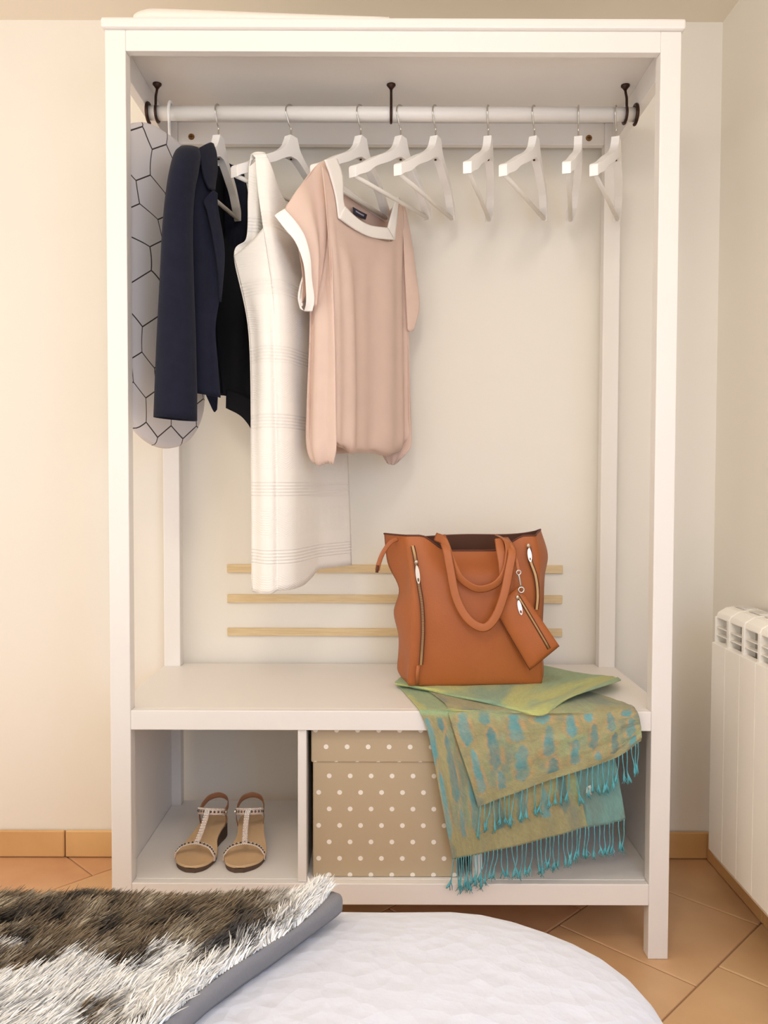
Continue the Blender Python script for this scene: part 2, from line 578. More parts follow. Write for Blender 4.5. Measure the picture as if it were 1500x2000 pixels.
# ---------------------------------------------------------------- ironing board hanging at the left
ib = thing('ironing_board', (-.535, .205, 1.1), 'pale grey ironing board with black hexagon line pattern hanging behind blazer', 'ironing board')
A, B = np.array((-.592, .062)), np.array((-.478, .352))
ubd = (B - A) / np.linalg.norm(B - A)
nbd = np.array((ubd[1], -ubd[0]))            # faces right and towards the room
BW = np.linalg.norm(B - A) / 2
mid = (A + B) / 2
ZB0, ZB1 = 1.107, 1.845
out = []
for k in range(25):
    t = math.pi + math.pi * k / 24
    out.append((BW * math.cos(t), ZB0 + .13 + .13 * math.sin(t)))
for k in range(25):
    t = math.pi * k / 24
    sgn = math.copysign(1, math.cos(t))
    out.append((BW * sgn * abs(math.cos(t)) ** .8, ZB1 - .10 + .10 * math.sin(t)))
def bpt(u, z, d):
    return (mid[0] + ubd[0] * u + nbd[0] * d, mid[1] + ubd[1] * u + nbd[1] * d, z)
rings = []
zc = (ZB0 + ZB1) / 2
for ins, d in ((.02, -.012), (.004, -.011), (0, -.004), (.001, .006), (.006, .011), (.016, .013)):
    rings.append([bpt(u * (1 - ins / BW), zc + (z - zc) * (1 - ins / .37), d) for u, z in out])
V, F = ring_loft(rings)
# cover: grey-white cotton with black irregular hexagon lines
t = NT('hexagon_line_cotton')
tc = t.n('ShaderNodeTexCoord')
mp = t.n('ShaderNodeMapping')
mp.inputs['Scale'].default_value = (10.5, 10.5, 10.5)
mp.inputs['Rotation'].default_value = (0, 0, -math.atan2(ubd[1], ubd[0]))
t.l(tc.outputs['Object'], mp.inputs[0])
# hex grid in the board's plane via nearest of two offset lattices
sx = t.n('ShaderNodeSeparateXYZ')
t.l(mp.outputs[0], sx.inputs[0])
nz = t.n('ShaderNodeTexNoise', Scale=.33, Detail=0.)
t.l(mp.outputs[0], nz.inputs['Vector'])
wob = t.math('MULTIPLY', t.math('SUBTRACT', nz.outputs[0], .5), 1.7)
px = t.math('ADD', sx.outputs[0], wob)
pz = t.math('ADD', sx.outputs[2], t.math('MULTIPLY', wob, .7))
def cell(p, off, size):
    q = t.math('ADD', t.math('DIVIDE', p, size), off)
    return t.math('MULTIPLY', t.math('SUBTRACT', t.math('SUBTRACT', q, t.math('FLOOR', q)), .5), size)
R3 = 1.7320508
def hexd(off):
    ax = t.math('ABSOLUTE', cell(px, off, 1.0))
    az = t.math('ABSOLUTE', cell(pz, off, R3))
    return t.math('MAXIMUM', ax, t.math('ADD', t.math('MULTIPLY', ax, .5), t.math('MULTIPLY', az, R3 / 2)))
hd = t.math('MINIMUM', hexd(0.), hexd(.5))
line = t.math('GREATER_THAN', hd, .484)
mx = t.n('ShaderNodeMix', _data_type='RGBA')
mx.inputs[6].default_value = srgb(222, 216, 216)
mx.inputs[7].default_value = srgb(58, 52, 52)
t.l(line, mx.inputs[0])
t.l(mx.outputs[2], t.b.inputs['Base Color'])
t.b.inputs['Roughness'].default_value = .85
part('padded_cover', V, F, t.m, ib, smooth=True)
V, F = tube_vf(cr([bpt(.07, ZB1 - .09, -.013), bpt(.05, ZB1 - .0, -.016), (-.5215, RY - .02, RZ0 - .022), (-.5215, RY - .025, RZ0 - .004), (-.5215, RY - .016, RZ0 + .0185), (-.5215, RY + .004, RZ0 + .0235), (-.5215, RY + .019, RZ0 + .016)], 36), .0035, 8)
part('hanging_hook', V, F, M_plastic, ib, smooth=True)

# ---------------------------------------------------------------- navy blazer on the first hanger
M_navy = mat('navy_wool', srgb(24, 26, 42), .85, var=.10, vscale=40., bump=.25, bscale=500., sheen=.05, spec=.2)
M_lining = mat('black_lining', srgb(20, 21, 28), .7, bump=.1, spec=.2)
bz = thing('blazer', (-.41, .2, 1.15), 'dark navy blazer with notched lapel hanging open on a white hanger', 'blazer')
def tube_px(name, rows, m, parent, n=28, nr=40, cap=False, disp=None, thick=.002):
    """rows: (left point, right point, half depth) -> elliptical tube through them"""
    L = cr([r[0] for r in rows], nr)
    Rr = cr([r[1] for r in rows], nr)
    D = cr([(r[2], 0) for r in rows], nr)[:, 0]
    V = np.zeros((nr, n, 3))
    for i in range(nr):
        c = (L[i] + Rr[i]) / 2
        h = (Rr[i] - L[i]) / 2
        w = np.array((-h[1], h[0], 0)) / (np.hypot(h[0], h[1]) + 1e-9)
        for j in range(n):
            a = 2 * math.pi * j / n
            k = 1 + (disp(a, i / (nr - 1)) if disp else 0)
            V[i, j] = c + k * (h * math.cos(a) + w * D[i] * math.sin(a))
    I = np.arange(nr * n).reshape(nr, n)
    F = [(int(I[i, j]), int(I[i + 1, j]), int(I[i + 1, (j + 1) % n]), int(I[i, (j + 1) % n])) for i in range(nr - 1) for j in range(n)]
    return part(name, V.reshape(-1, 3), F, m, parent, smooth=True, mods=[('solid', thick)])
sl = [((-0.4602,0.065,1.7521), (-0.4202,0.065,1.75), .012), ((-0.4687,0.05,1.7297), (-0.4148,0.05,1.7277), .03), ((-0.476,0.035,1.6893), (-0.4171,0.04,1.6913), .042), ((-0.4815,0.03,1.6444), (-0.4249,0.035,1.6463), .045),
      ((-0.4872,0.025,1.5652), (-0.4285,0.03,1.5669), .045), ((-0.492,0.02,1.442), (-0.4246,0.025,1.4434), .044), ((-0.4992,0.02,1.3339), (-0.4197,0.025,1.335), .042), ((-0.5042,0.02,1.2417), (-0.4179,0.025,1.2426), .040), ((-0.5079,0.02,1.1655), (-0.4183,0.025,1.1585), .038)]
tube_px('sleeve', sl, M_navy, bz, disp=lambda a, t: (.045 * math.sin(3 * a + 4 * t) + .03 * math.sin(2 * a - 9 * t)) * math.sin(math.pi * min(1, t * 1.1)) ** .7)
slf = [((-0.4183,0.41,1.8477), (-0.3892,0.41,1.8374), .01), ((-0.4328,0.43,1.8185), (-0.3821,0.43,1.8186), .02), ((-0.4406,0.44,1.6893), (-0.376,0.44,1.6895), .022), ((-0.44,0.44,1.4891), (-0.3725,0.44,1.4893), .022), ((-0.4347,0.43,1.2999), (-0.3687,0.43,1.2733), .022)]
tube_px('sleeve', slf, M_navy, bz)
wig = lambda S, T: .003 * np.sin(S * 9 + T * 3) * sstep(.1, .6, T)
cloth('front_panel', [[(-0.4427,0.085,1.7558),(-0.4236,0.1,1.7597),(-0.4132,0.115,1.759)], [(-0.4461,0.07,1.6916),(-0.4205,0.085,1.6917),(-0.4023,0.105,1.6923)], [(-0.4498,0.065,1.6073),(-0.4142,0.075,1.6107),(-0.3903,0.095,1.6173)], [(-0.4503,0.065,1.5192),(-0.409,0.07,1.5207),(-0.3762,0.085,1.525)],
                      [(-0.445,0.06,1.4407),(-0.406,0.065,1.442),(-0.3778,0.08,1.4456)], [(-0.4432,0.06,1.3633),(-0.4053,0.06,1.3635),(-0.3873,0.07,1.3654)], [(-0.4413,0.06,1.2913),(-0.4012,0.055,1.2896),(-0.3821,0.065,1.2911)], [(-0.4372,0.06,1.2224),(-0.3981,0.055,1.2164),(-0.3756,0.065,1.212)]], 50, 24, M_navy, bz, .0025, wig)
cloth('back_panel', [[(-0.4737,0.12,1.7698),(-0.4696,0.2,1.7927),(-0.4579,0.3,1.8139),(-0.4191,0.4,1.8335)], [(-0.4827,0.1,1.697),(-0.4771,0.2,1.7338),(-0.4632,0.3,1.7582),(-0.4329,0.43,1.7921)], [(-0.489,0.1,1.5849),(-0.4824,0.2,1.6156),(-0.4688,0.3,1.6401),(-0.4333,0.43,1.673)], [(-0.4838,0.09,1.4588),(-0.4831,0.2,1.4851),(-0.4693,0.3,1.5091),(-0.4319,0.42,1.5379)],
                     [(-0.4765,0.09,1.3464),(-0.4717,0.2,1.366),(-0.4623,0.3,1.3838),(-0.4304,0.41,1.4034)], [(-0.4692,0.09,1.2279),(-0.4557,0.18,1.2357),(-0.4385,0.28,1.2457),(-0.421,0.4,1.2564)]], 40, 30, M_lining, bz, .002, wig)
cloth('front_panel', [[(-0.4237,0.425,1.8587),(-0.4104,0.425,1.8509),(-0.3927,0.43,1.837),(-0.3794,0.43,1.816)], [(-0.4543,0.43,1.7894),(-0.4205,0.435,1.7873),(-0.3884,0.435,1.7834),(-0.3715,0.43,1.7658)], [(-0.4577,0.425,1.6979),(-0.4252,0.43,1.6996),(-0.3904,0.43,1.6997),(-0.3669,0.425,1.6982)], [(-0.453,0.4,1.5855),(-0.4218,0.41,1.5882),(-0.3873,0.41,1.5883),(-0.3612,0.405,1.5871)],
                          [(-0.4473,0.37,1.4741),(-0.4174,0.385,1.4774),(-0.3833,0.385,1.4775),(-0.3561,0.38,1.4765)], [(-0.4418,0.36,1.3557),(-0.4124,0.37,1.3574),(-0.381,0.37,1.3575),(-0.3535,0.37,1.3445)], [(-0.435,0.35,1.2483),(-0.4151,0.355,1.2463),(-0.3848,0.36,1.2417),(-0.3509,0.36,1.2262)]], 50, 26, M_lining, bz, .002, wig)
cloth('hem_tail', [[(-0.4158,0.345,1.2633),(-0.3925,0.345,1.2569),(-0.3485,0.345,1.2377)], [(-0.4172,0.345,1.2155),(-0.3823,0.345,1.1976),(-0.3616,0.345,1.1757),(-0.3487,0.345,1.1524)]], 10, 14, M_lining, bz, .002)
cloth('hem_tail', [[(-0.4434,0.2,1.2524),(-0.4241,0.2,1.2489),(-0.4073,0.2,1.2465)], [(-0.4362,0.2,1.2332),(-0.4219,0.2,1.2105),(-0.4086,0.2,1.2165)], [(-0.4207,0.2,1.1985),(-0.4159,0.2,1.1925),(-0.4099,0.2,1.1985)]], 12, 12, M_navy, bz, .002)
cloth('collar', [[(-0.427,0.085,1.757),(-0.4189,0.11,1.7749),(-0.4116,0.14,1.7929),(-0.4088,0.16,1.7988)], [(-0.4219,0.082,1.737),(-0.4123,0.1,1.7486),(-0.4045,0.128,1.7665),(-0.3998,0.15,1.773)], [(-0.4166,0.078,1.7112),(-0.4084,0.092,1.7188),(-0.4008,0.115,1.7309),(-0.3946,0.135,1.7306)], [(-0.4105,0.075,1.688),(-0.4039,0.086,1.6921),(-0.3982,0.102,1.698),(-0.3947,0.118,1.6982)], [(-0.4001,0.073,1.6675),(-0.3971,0.08,1.6678),(-0.3947,0.09,1.6702),(-0.3934,0.1,1.6727)]], 24, 18, M_navy, bz, .004)
cloth('lapel', [[(-0.3922,0.078,1.6649),(-0.3886,0.082,1.6641),(-0.3857,0.09,1.6625)], [(-0.4103,0.068,1.6404),(-0.3964,0.076,1.6398),(-0.3843,0.088,1.6351)], [(-0.4028,0.064,1.616),(-0.3912,0.072,1.6164),(-0.3795,0.086,1.6033)], [(-0.3937,0.062,1.5791),(-0.382,0.07,1.5761),(-0.3714,0.084,1.5581)], [(-0.385,0.062,1.5296),(-0.3755,0.07,1.5264),(-0.3685,0.08,1.518)], [(-0.3774,0.062,1.4745),(-0.373,0.068,1.4705),(-0.3709,0.074,1.4687)], [(-0.3758,0.064,1.4253),(-0.3751,0.066,1.4224),(-0.3743,0.068,1.4206)]], 36, 14, M_navy, bz, .003)

# ---------------------------------------------------------------- cream knitted dress on the second hanger
t = NT('cream_rib_knit')
t.b.inputs['Base Color'].default_value = srgb(244, 238, 230)
t.b.inputs['Roughness'].default_value = .85
t.b.inputs['Sheen Weight'].default_value = .2
tc = t.n('ShaderNodeTexCoord')
sx = t.n('ShaderNodeSeparateXYZ')
t.l(tc.outputs['Object'], sx.inputs[0])
z = sx.outputs[2]
PER = .148
q = t.math('DIVIDE', t.math('ADD', z, .052), PER)
fr = t.math('SUBTRACT', q, t.math('FLOOR', q))
band = t.math('LESS_THAN', fr, .24)
rib = t.math('SINE', t.math('MULTIPLY', z, 2 * math.pi / .0071))
chev = t.math('ADD', z, t.math('MULTIPLY', t.math('PINGPONG', t.math('ADD', sx.outputs[1], t.math('MULTIPLY', sx.outputs[0], .6)), .02), .5))
rib2 = t.math('MULTIPLY', t.math('SINE', t.math('MULTIPLY', chev, 2 * math.pi / .0052)), t.math('MULTIPLY', t.math('GREATER_THAN', fr, .42), .22))
h = t.math('ADD', t.math('MULTIPLY', band, rib), t.math('MULTIPLY', rib2, t.math('LESS_THAN', fr, .85)))
bp = t.n('ShaderNodeBump', Strength=.45, Distance=.0016)
t.l(h, bp.inputs['Height'])
t.l(bp.outputs[0], t.b.inputs['Normal'])
M_dress = t.m
dr = thing('dress', (-.22, .2, .75), 'long cream sleeveless ribbed knit dress hanging between blazer and blouse', 'dress')
dw = lambda S, T: .0045 * np.sin(S * 7 + 1.5 * T + .8) * sstep(.1, .5, T)
cloth('side_panel', [[(-0.3535,0.115,1.5333),(-0.3314,0.1,1.5439),(-0.304,0.085,1.5631),(-0.2822,0.075,1.5823)], [(-0.3415,0.105,1.4911),(-0.3159,0.088,1.4924),(-0.2887,0.072,1.4973),(-0.2699,0.066,1.5068)], [(-0.3283,0.1,1.4335),(-0.3032,0.078,1.4286),(-0.2765,0.064,1.4278),(-0.2594,0.062,1.4307)], [(-0.3174,0.095,1.3591),(-0.2935,0.072,1.3549),(-0.2693,0.06,1.3528),(-0.2548,0.06,1.3528)],
                     [(-0.3127,0.092,1.2569),(-0.2908,0.068,1.2539),(-0.2667,0.056,1.2524),(-0.2514,0.058,1.2528)], [(-0.313,0.092,1.1322),(-0.2908,0.066,1.1307),(-0.2644,0.054,1.1301),(-0.2491,0.056,1.1302)], [(-0.3118,0.09,1.0069),(-0.2888,0.066,1.0072),(-0.2622,0.053,1.0074),(-0.247,0.056,1.0074)], [(-0.3121,0.09,0.8926),(-0.289,0.066,0.8921),(-0.2624,0.053,0.8931),(-0.246,0.056,0.8952)], [(-0.3112,0.09,0.7824),(-0.2893,0.066,0.7811),(-0.2626,0.053,0.7841),(-0.2461,0.056,0.7894)]], 80, 30, M_dress, dr, .0025, lambda S, T: .004 * np.sin(S * 8 + .5) * sstep(.1, .4, T))
cloth('front_panel', [[(-0.3013,0.085,1.7441),(-0.2883,0.088,1.7476),(-0.2774,0.09,1.7473),(-0.2653,0.1,1.72),(-0.247,0.135,1.6707),(-0.2096,0.2,1.6401),(-0.1559,0.29,1.6566),(-0.1337,0.34,1.685)], [(-0.2951,0.08,1.6736),(-0.2831,0.082,1.6688),(-0.2701,0.085,1.6533),(-0.2563,0.1,1.6305),(-0.2361,0.14,1.6095),(-0.2072,0.2,1.6023),(-0.1559,0.29,1.6132),(-0.1288,0.345,1.6293)], [(-0.2821,0.074,1.582),(-0.2711,0.075,1.5724),(-0.2583,0.08,1.5573),(-0.2451,0.1,1.5408),(-0.2274,0.145,1.5305),(-0.1986,0.21,1.5362),(-0.1533,0.29,1.545),(-0.1238,0.35,1.5605)],
                      [(-0.2593,0.061,1.4305),(-0.2466,0.066,1.4294),(-0.2321,0.085,1.4304),(-0.2166,0.13,1.4348),(-0.1958,0.18,1.4412),(-0.1708,0.24,1.4495),(-0.1457,0.29,1.4578),(-0.1211,0.35,1.4708)], [(-0.2512,0.057,1.2526),(-0.239,0.066,1.2516),(-0.226,0.09,1.2547),(-0.2108,0.14,1.2587),(-0.192,0.19,1.2627),(-0.167,0.24,1.2666),(-0.1405,0.29,1.2703),(-0.1131,0.35,1.2777)],
                      [(-0.2469,0.055,1.0074),(-0.2348,0.066,1.0073),(-0.2194,0.09,1.0129),(-0.2038,0.14,1.0209),(-0.1872,0.19,1.0281),(-0.1644,0.24,1.0332),(-0.1353,0.29,1.0361),(-0.1049,0.35,1.0391)], [(-0.246,0.055,0.7895),(-0.2327,0.066,0.7892),(-0.2173,0.09,0.7908),(-0.2016,0.14,0.7939),(-0.1847,0.19,0.806),(-0.1689,0.235,0.8183),(-0.135,0.29,0.8178),(-0.0978,0.345,0.8176)]], 90, 60, M_dress, dr, .0025, dw)
cloth('back_panel', [[(-0.3173,0.1,1.7232),(-0.3079,0.098,1.7303),(-0.2901,0.1,1.74),(-0.2758,0.16,1.7197),(-0.2525,0.26,1.6957),(-0.2005,0.37,1.7072)], [(-0.3214,0.11,1.6562),(-0.3112,0.11,1.6618),(-0.2948,0.115,1.667),(-0.2772,0.17,1.6653),(-0.2537,0.27,1.6623),(-0.1939,0.385,1.6603)], [(-0.3259,0.115,1.5731),(-0.3141,0.12,1.578),(-0.2988,0.125,1.5818),(-0.2787,0.18,1.5867),(-0.2525,0.28,1.5915),(-0.1864,0.39,1.5837)], [(-0.3537,0.116,1.5336),(-0.3288,0.125,1.5304),(-0.3016,0.135,1.5275),(-0.2755,0.2,1.5333),(-0.2423,0.3,1.5473),(-0.1759,0.39,1.5511)],
                     [(-0.3176,0.096,1.3593),(-0.3054,0.12,1.3637),(-0.2867,0.15,1.3693),(-0.2614,0.21,1.3804),(-0.2272,0.3,1.397),(-0.1623,0.385,1.4129)], [(-0.312,0.092,1.0753),(-0.3003,0.12,1.0761),(-0.2801,0.15,1.0771),(-0.2521,0.21,1.0789),(-0.2134,0.3,1.0816),(-0.1422,0.385,1.0843)], [(-0.3115,0.092,0.7891),(-0.2997,0.12,0.7902),(-0.2782,0.15,0.796),(-0.2475,0.21,0.8011),(-0.2071,0.3,0.8064),(-0.1283,0.38,0.8114)]], 70, 44, M_dress, dr, .0025)
cloth('shoulder_strap', [[(-0.318,0.104,1.7225),(-0.3111,0.104,1.7393),(-0.2998,0.104,1.7483)], [(-0.3119,0.095,1.748),(-0.3006,0.095,1.7536),(-0.285,0.096,1.7541)], [(-0.3023,0.084,1.7404),(-0.288,0.086,1.7456),(-0.275,0.089,1.7447)]], 14, 10, M_dress, dr, .003)

# ---------------------------------------------------------------- blush blouse on the third hanger
M_blush = mat('blush_chiffon', srgb(238, 212, 197), .8, var=.03, vscale=20., bump=.15, bscale=600., sheen=.1, spec=.2, trans=.25)
M_trim = mat('white_trim', srgb(246, 240, 234), .7, bump=.1)
bl = thing('blouse', (-.06, .2, 1.08), 'blush pink blouse with white square neckline and cuff trim on a hanger', 'blouse')
bw = lambda S, T: (.006 * np.sin(S * 15 + .6) + .003 * np.sin(S * 34 + T * 2)) * sstep(.02, .35, T)
cloth('front_panel', [[(-0.1505,0.0203,1.6987),(-0.1312,0.0569,1.6801),(-0.1171,0.0836,1.61),(-0.0811,0.1516,1.6032),(-0.0447,0.2204,1.6077),(0.0047,0.3138,1.6294),(0.0162,0.3354,1.7194),(0.0282,0.3581,1.7347)], [(-0.139,0.0422,1.5955),(-0.1271,0.0646,1.5752),(-0.1108,0.0953,1.5511),(-0.0788,0.1559,1.5547),(-0.0422,0.2251,1.5646),(-0.0003,0.3043,1.5866),(0.0259,0.3538,1.6196),(0.0367,0.3743,1.6319)],
                      [(-0.1287,0.0549,1.4735),(-0.1166,0.0776,1.477),(-0.1,0.1089,1.4815),(-0.0729,0.1599,1.4908),(-0.0396,0.2227,1.5039),(-0.0001,0.2971,1.5198),(0.0274,0.3491,1.5326),(0.041,0.3747,1.5389)], [(-0.1231,0.0568,1.3195),(-0.1109,0.0797,1.3233),(-0.0931,0.1131,1.3289),(-0.0691,0.1583,1.3364),(-0.0367,0.219,1.3466),(0.0029,0.2935,1.359),(0.0305,0.3455,1.3677),(0.0456,0.3738,1.3724)],
                      [(-0.1206,0.0547,1.1861),(-0.1083,0.0776,1.1883),(-0.0905,0.1111,1.1914),(-0.0664,0.1563,1.1956),(-0.0339,0.2172,1.2012),(0.0059,0.2917,1.2081),(0.0337,0.3438,1.2129),(0.0502,0.3748,1.2158)], [(-0.1201,0.047,1.1212),(-0.1079,0.0699,1.118),(-0.09,0.1033,1.1152),(-0.066,0.1484,1.1152),(-0.0336,0.2091,1.1159),(0.0061,0.2834,1.122),(0.0351,0.3379,1.1351),(0.0516,0.3687,1.1473)], [(-0.1237,0.071,1.1068),(-0.1093,0.0983,1.1024),(-0.0912,0.1325,1.0981),(-0.0667,0.1787,1.0952),(-0.0338,0.241,1.0952),(0.0039,0.3123,1.103),(0.0306,0.3627,1.1129),(0.05,0.3994,1.1225)]], 80, 70, M_blush, bl, .0012, bw)
cloth('side_panel', [[(-0.1642,0.11,1.7073),(-0.1543,0.1,1.7114),(-0.1444,0.088,1.7136),(-0.1368,0.075,1.6944)], [(-0.1783,0.115,1.6018),(-0.1656,0.1,1.5972),(-0.1484,0.082,1.5916),(-0.1317,0.066,1.5866)], [(-0.1824,0.11,1.4872),(-0.1697,0.095,1.4778),(-0.1501,0.075,1.4729),(-0.1279,0.06,1.4748)], [(-0.1815,0.1,1.3944),(-0.1684,0.08,1.3904),(-0.1469,0.062,1.3868),(-0.1241,0.054,1.3852)], [(-0.1856,0.095,1.2804),(-0.17,0.072,1.2772),(-0.1464,0.056,1.275),(-0.1215,0.05,1.2742)], [(-0.1902,0.095,1.1669),(-0.1721,0.07,1.165),(-0.146,0.052,1.1636),(-0.1201,0.047,1.1633)],
                     [(-0.1899,0.092,1.1121),(-0.1717,0.066,1.1086),(-0.1458,0.05,1.1057),(-0.1189,0.046,1.1056)], [(-0.1829,0.09,1.0836),(-0.1676,0.07,1.0796),(-0.1464,0.058,1.0771),(-0.1238,0.054,1.0792)], [(-0.1749,0.09,1.07),(-0.1635,0.076,1.0674),(-0.1447,0.066,1.0672),(-0.1265,0.062,1.0716)]], 50, 26, M_blush, bl, .0012, lambda S, T: .004 * np.sin(S * 11) * sstep(.1, .4, T) + .002 * np.sin(S * 50) * sstep(.85, 1, T))
cloth('back_panel', [[(-0.1807,0.0907,1.7001),(-0.1549,0.1393,1.7182),(-0.1169,0.2111,1.72),(-0.0806,0.2798,1.7152),(-0.0441,0.3488,1.711),(-0.0156,0.4026,1.7053),(-0.0077,0.4176,1.7299)], [(-0.1807,0.0906,1.5495),(-0.1549,0.1394,1.5636),(-0.1212,0.2031,1.5762),(-0.0851,0.2713,1.5896),(-0.0513,0.3351,1.6013),(-0.0207,0.3931,1.6137),(-0.0047,0.4233,1.6221)], [(-0.1816,0.0888,1.3696),(-0.1548,0.1396,1.3793),(-0.121,0.2035,1.3916),(-0.0847,0.272,1.4047),(-0.0509,0.3359,1.417),(-0.0201,0.3941,1.4281),(-0.0013,0.4296,1.4349)], [(-0.1865,0.0797,1.1882),(-0.1547,0.1397,1.188),(-0.1207,0.2039,1.1877),(-0.0844,0.2727,1.1874),(-0.0503,0.337,1.1889),(-0.0194,0.3955,1.191),(0.0022,0.4363,1.1943)], [(-0.1807,0.0906,1.087),(-0.1546,0.1398,1.0888),(-0.1206,0.2041,1.096),(-0.0842,0.273,1.1012),(-0.0501,0.3374,1.1038),(-0.0192,0.3959,1.1062),(0.0025,0.4368,1.1078)]], 40, 40, M_blush, bl, .0012)
cloth('side_panel', [[(-0.0078,0.4,1.7241),(0.0106,0.4,1.7437),(0.0287,0.385,1.7439)], [(-0.0021,0.405,1.6144),(0.0164,0.4,1.6131),(0.0382,0.375,1.6063)], [(0.0011,0.405,1.4302),(0.0222,0.395,1.4284),(0.0453,0.37,1.4237)], [(0.0018,0.405,1.2184),(0.0255,0.39,1.2171),(0.0499,0.365,1.2149)], [(-0.0139,0.39,1.1272),(0.0203,0.375,1.1292),(0.0527,0.36,1.1389)], [(-0.0218,0.385,1.1031),(0.0124,0.37,1.0974),(0.0488,0.36,1.1128)], [(-0.0085,0.385,1.0781),(0.0073,0.375,1.0739),(0.0204,0.37,1.0817)]], 44, 18, M_blush, bl, .0012, lambda S, T: .003 * np.sin(S * 25) * sstep(.7, 1, T))
cloth('sleeve', [[(0.0193,0.372,1.7523),(0.0286,0.378,1.7441),(0.038,0.385,1.7232)], [(0.0285,0.365,1.6806),(0.0418,0.375,1.6709),(0.0527,0.385,1.6481)], [(0.034,0.362,1.577),(0.0526,0.372,1.5667),(0.0663,0.385,1.5506)], [(0.0383,0.362,1.4868),(0.0581,0.37,1.4821),(0.0729,0.38,1.4778)], [(0.0425,0.362,1.4157),(0.0504,0.366,1.4126),(0.0585,0.372,1.4164)]], 30, 14, M_blush, bl, .0012)
cloth('sleeve', [[(-0.1422,0.088,1.7347),(-0.161,0.07,1.7199),(-0.1816,0.052,1.689),(-0.204,0.034,1.6499),(-0.2286,0.02,1.6063)], [(-0.1412,0.074,1.6499),(-0.1532,0.056,1.6316),(-0.1673,0.04,1.6131),(-0.1796,0.03,1.5914),(-0.1941,0.022,1.5598)], [(-0.1463,0.068,1.5652),(-0.1518,0.052,1.5516),(-0.1587,0.042,1.5388),(-0.1658,0.035,1.5259),(-0.1752,0.03,1.5061)], [(-0.1552,0.068,1.4878),(-0.1577,0.058,1.4786),(-0.1615,0.05,1.4711),(-0.1666,0.045,1.4654),(-0.1717,0.04,1.4609)], [(-0.1663,0.068,1.4168),(-0.1669,0.062,1.4133),(-0.1677,0.058,1.4113),(-0.1686,0.055,1.4096),(-0.1695,0.053,1.408)]], 44, 34, M_blush, bl, .0012, lambda S, T: .004 * np.sin(T * 3 + S * 10))
cloth('shoulder_back', [[(-0.1422,0.088,1.7347),(-0.161,0.07,1.7199),(-0.1816,0.052,1.689),(-0.204,0.034,1.6499),(-0.2269,0.024,1.6119)], [(-0.1528,0.11,1.7073),(-0.1679,0.1,1.6868),(-0.1824,0.085,1.6536),(-0.1962,0.065,1.6136),(-0.2123,0.05,1.5759)], [(-0.173,0.12,1.6034),(-0.1801,0.11,1.589),(-0.1856,0.095,1.5619),(-0.1909,0.08,1.5242),(-0.1967,0.07,1.4882)], [(-0.1805,0.115,1.4884),(-0.1838,0.1,1.4678),(-0.1874,0.09,1.4485),(-0.191,0.08,1.435),(-0.1967,0.07,1.4194)]], 30, 24, M_blush, bl, .0012)
cloth('sleeve_trim', [[(-0.2285,0.0195,1.6061),(-0.2389,0.016,1.5985),(-0.2493,0.013,1.59)], [(-0.2023,0.018,1.5757),(-0.2149,0.014,1.5637),(-0.2266,0.012,1.5609)], [(-0.1852,0.02,1.5474),(-0.1956,0.016,1.5387),(-0.2052,0.014,1.5348)], [(-0.1749,0.026,1.5071),(-0.1821,0.022,1.4996),(-0.1895,0.02,1.4947)], [(-0.1725,0.036,1.4632),(-0.1788,0.033,1.457),(-0.1851,0.03,1.454)], [(-0.168,0.048,1.4234),(-0.1767,0.046,1.4186),(-0.1853,0.044,1.4159)], [(-0.1731,0.056,1.3987),(-0.1822,0.058,1.3991),(-0.1913,0.06,1.4006)]], 44, 10, M_trim, bl, .003)
cloth('sleeve_trim', [[(-0.1913,0.06,1.4006),(-0.1999,0.068,1.4067),(-0.1947,0.072,1.4154)], [(-0.2012,0.07,1.4149),(-0.205,0.074,1.4336),(-0.1975,0.078,1.4367)], [(-0.1994,0.074,1.4536),(-0.2009,0.078,1.4613),(-0.1934,0.082,1.4667)], [(-0.1908,0.078,1.4958),(-0.1891,0.084,1.5007),(-0.1829,0.09,1.5046)]], 24, 8, M_trim, bl, .003)
cloth('neck_trim', [[(-0.1442,0.023,1.7104),(-0.1336,0.0431,1.6837),(-0.1227,0.0637,1.6453),(-0.1176,0.0733,1.6044)], [(-0.1326,0.0449,1.7212),(-0.1217,0.0655,1.692),(-0.1156,0.077,1.6499),(-0.1115,0.0848,1.6215)], [(-0.1208,0.0673,1.73),(-0.1096,0.0885,1.7006),(-0.1085,0.0906,1.6546),(-0.1054,0.0965,1.6377)]], 8, 30, M_trim, bl, .003)
cloth('neck_trim', [[(-0.1175,0.0707,1.6036),(-0.0807,0.1402,1.5985),(-0.0445,0.2086,1.603),(0.0085,0.3087,1.6267)], [(-0.1114,0.0822,1.6206),(-0.0796,0.1422,1.6129),(-0.0481,0.2019,1.6152),(-0.0006,0.2916,1.6365)], [(-0.1052,0.0938,1.6368),(-0.0797,0.1421,1.6267),(-0.0516,0.1953,1.6273),(-0.0095,0.2748,1.6462)]], 8, 30, M_trim, bl, .003)
cloth('neck_trim', [[(0.0085,0.3117,1.6276),(0.0135,0.3212,1.6795),(0.0186,0.3307,1.7393)], [(-0.0006,0.2946,1.6374),(0.0057,0.3064,1.681),(0.0146,0.3233,1.7367)], [(-0.0095,0.2777,1.6471),(0.0005,0.2967,1.6902),(0.012,0.3183,1.735)]], 6, 20, M_trim, bl, .003)
cloth('back_neck_trim', [[(-0.1308,0.181,1.7372),(-0.1168,0.2075,1.7282),(-0.0805,0.2761,1.7213),(-0.0441,0.345,1.7174),(-0.0077,0.4137,1.7168)], [(-0.134,0.175,1.7233),(-0.1189,0.2034,1.7102),(-0.0828,0.2717,1.7038),(-0.0465,0.3403,1.7006),(-0.013,0.4037,1.7005)]], 5, 30, M_trim, bl, .002)
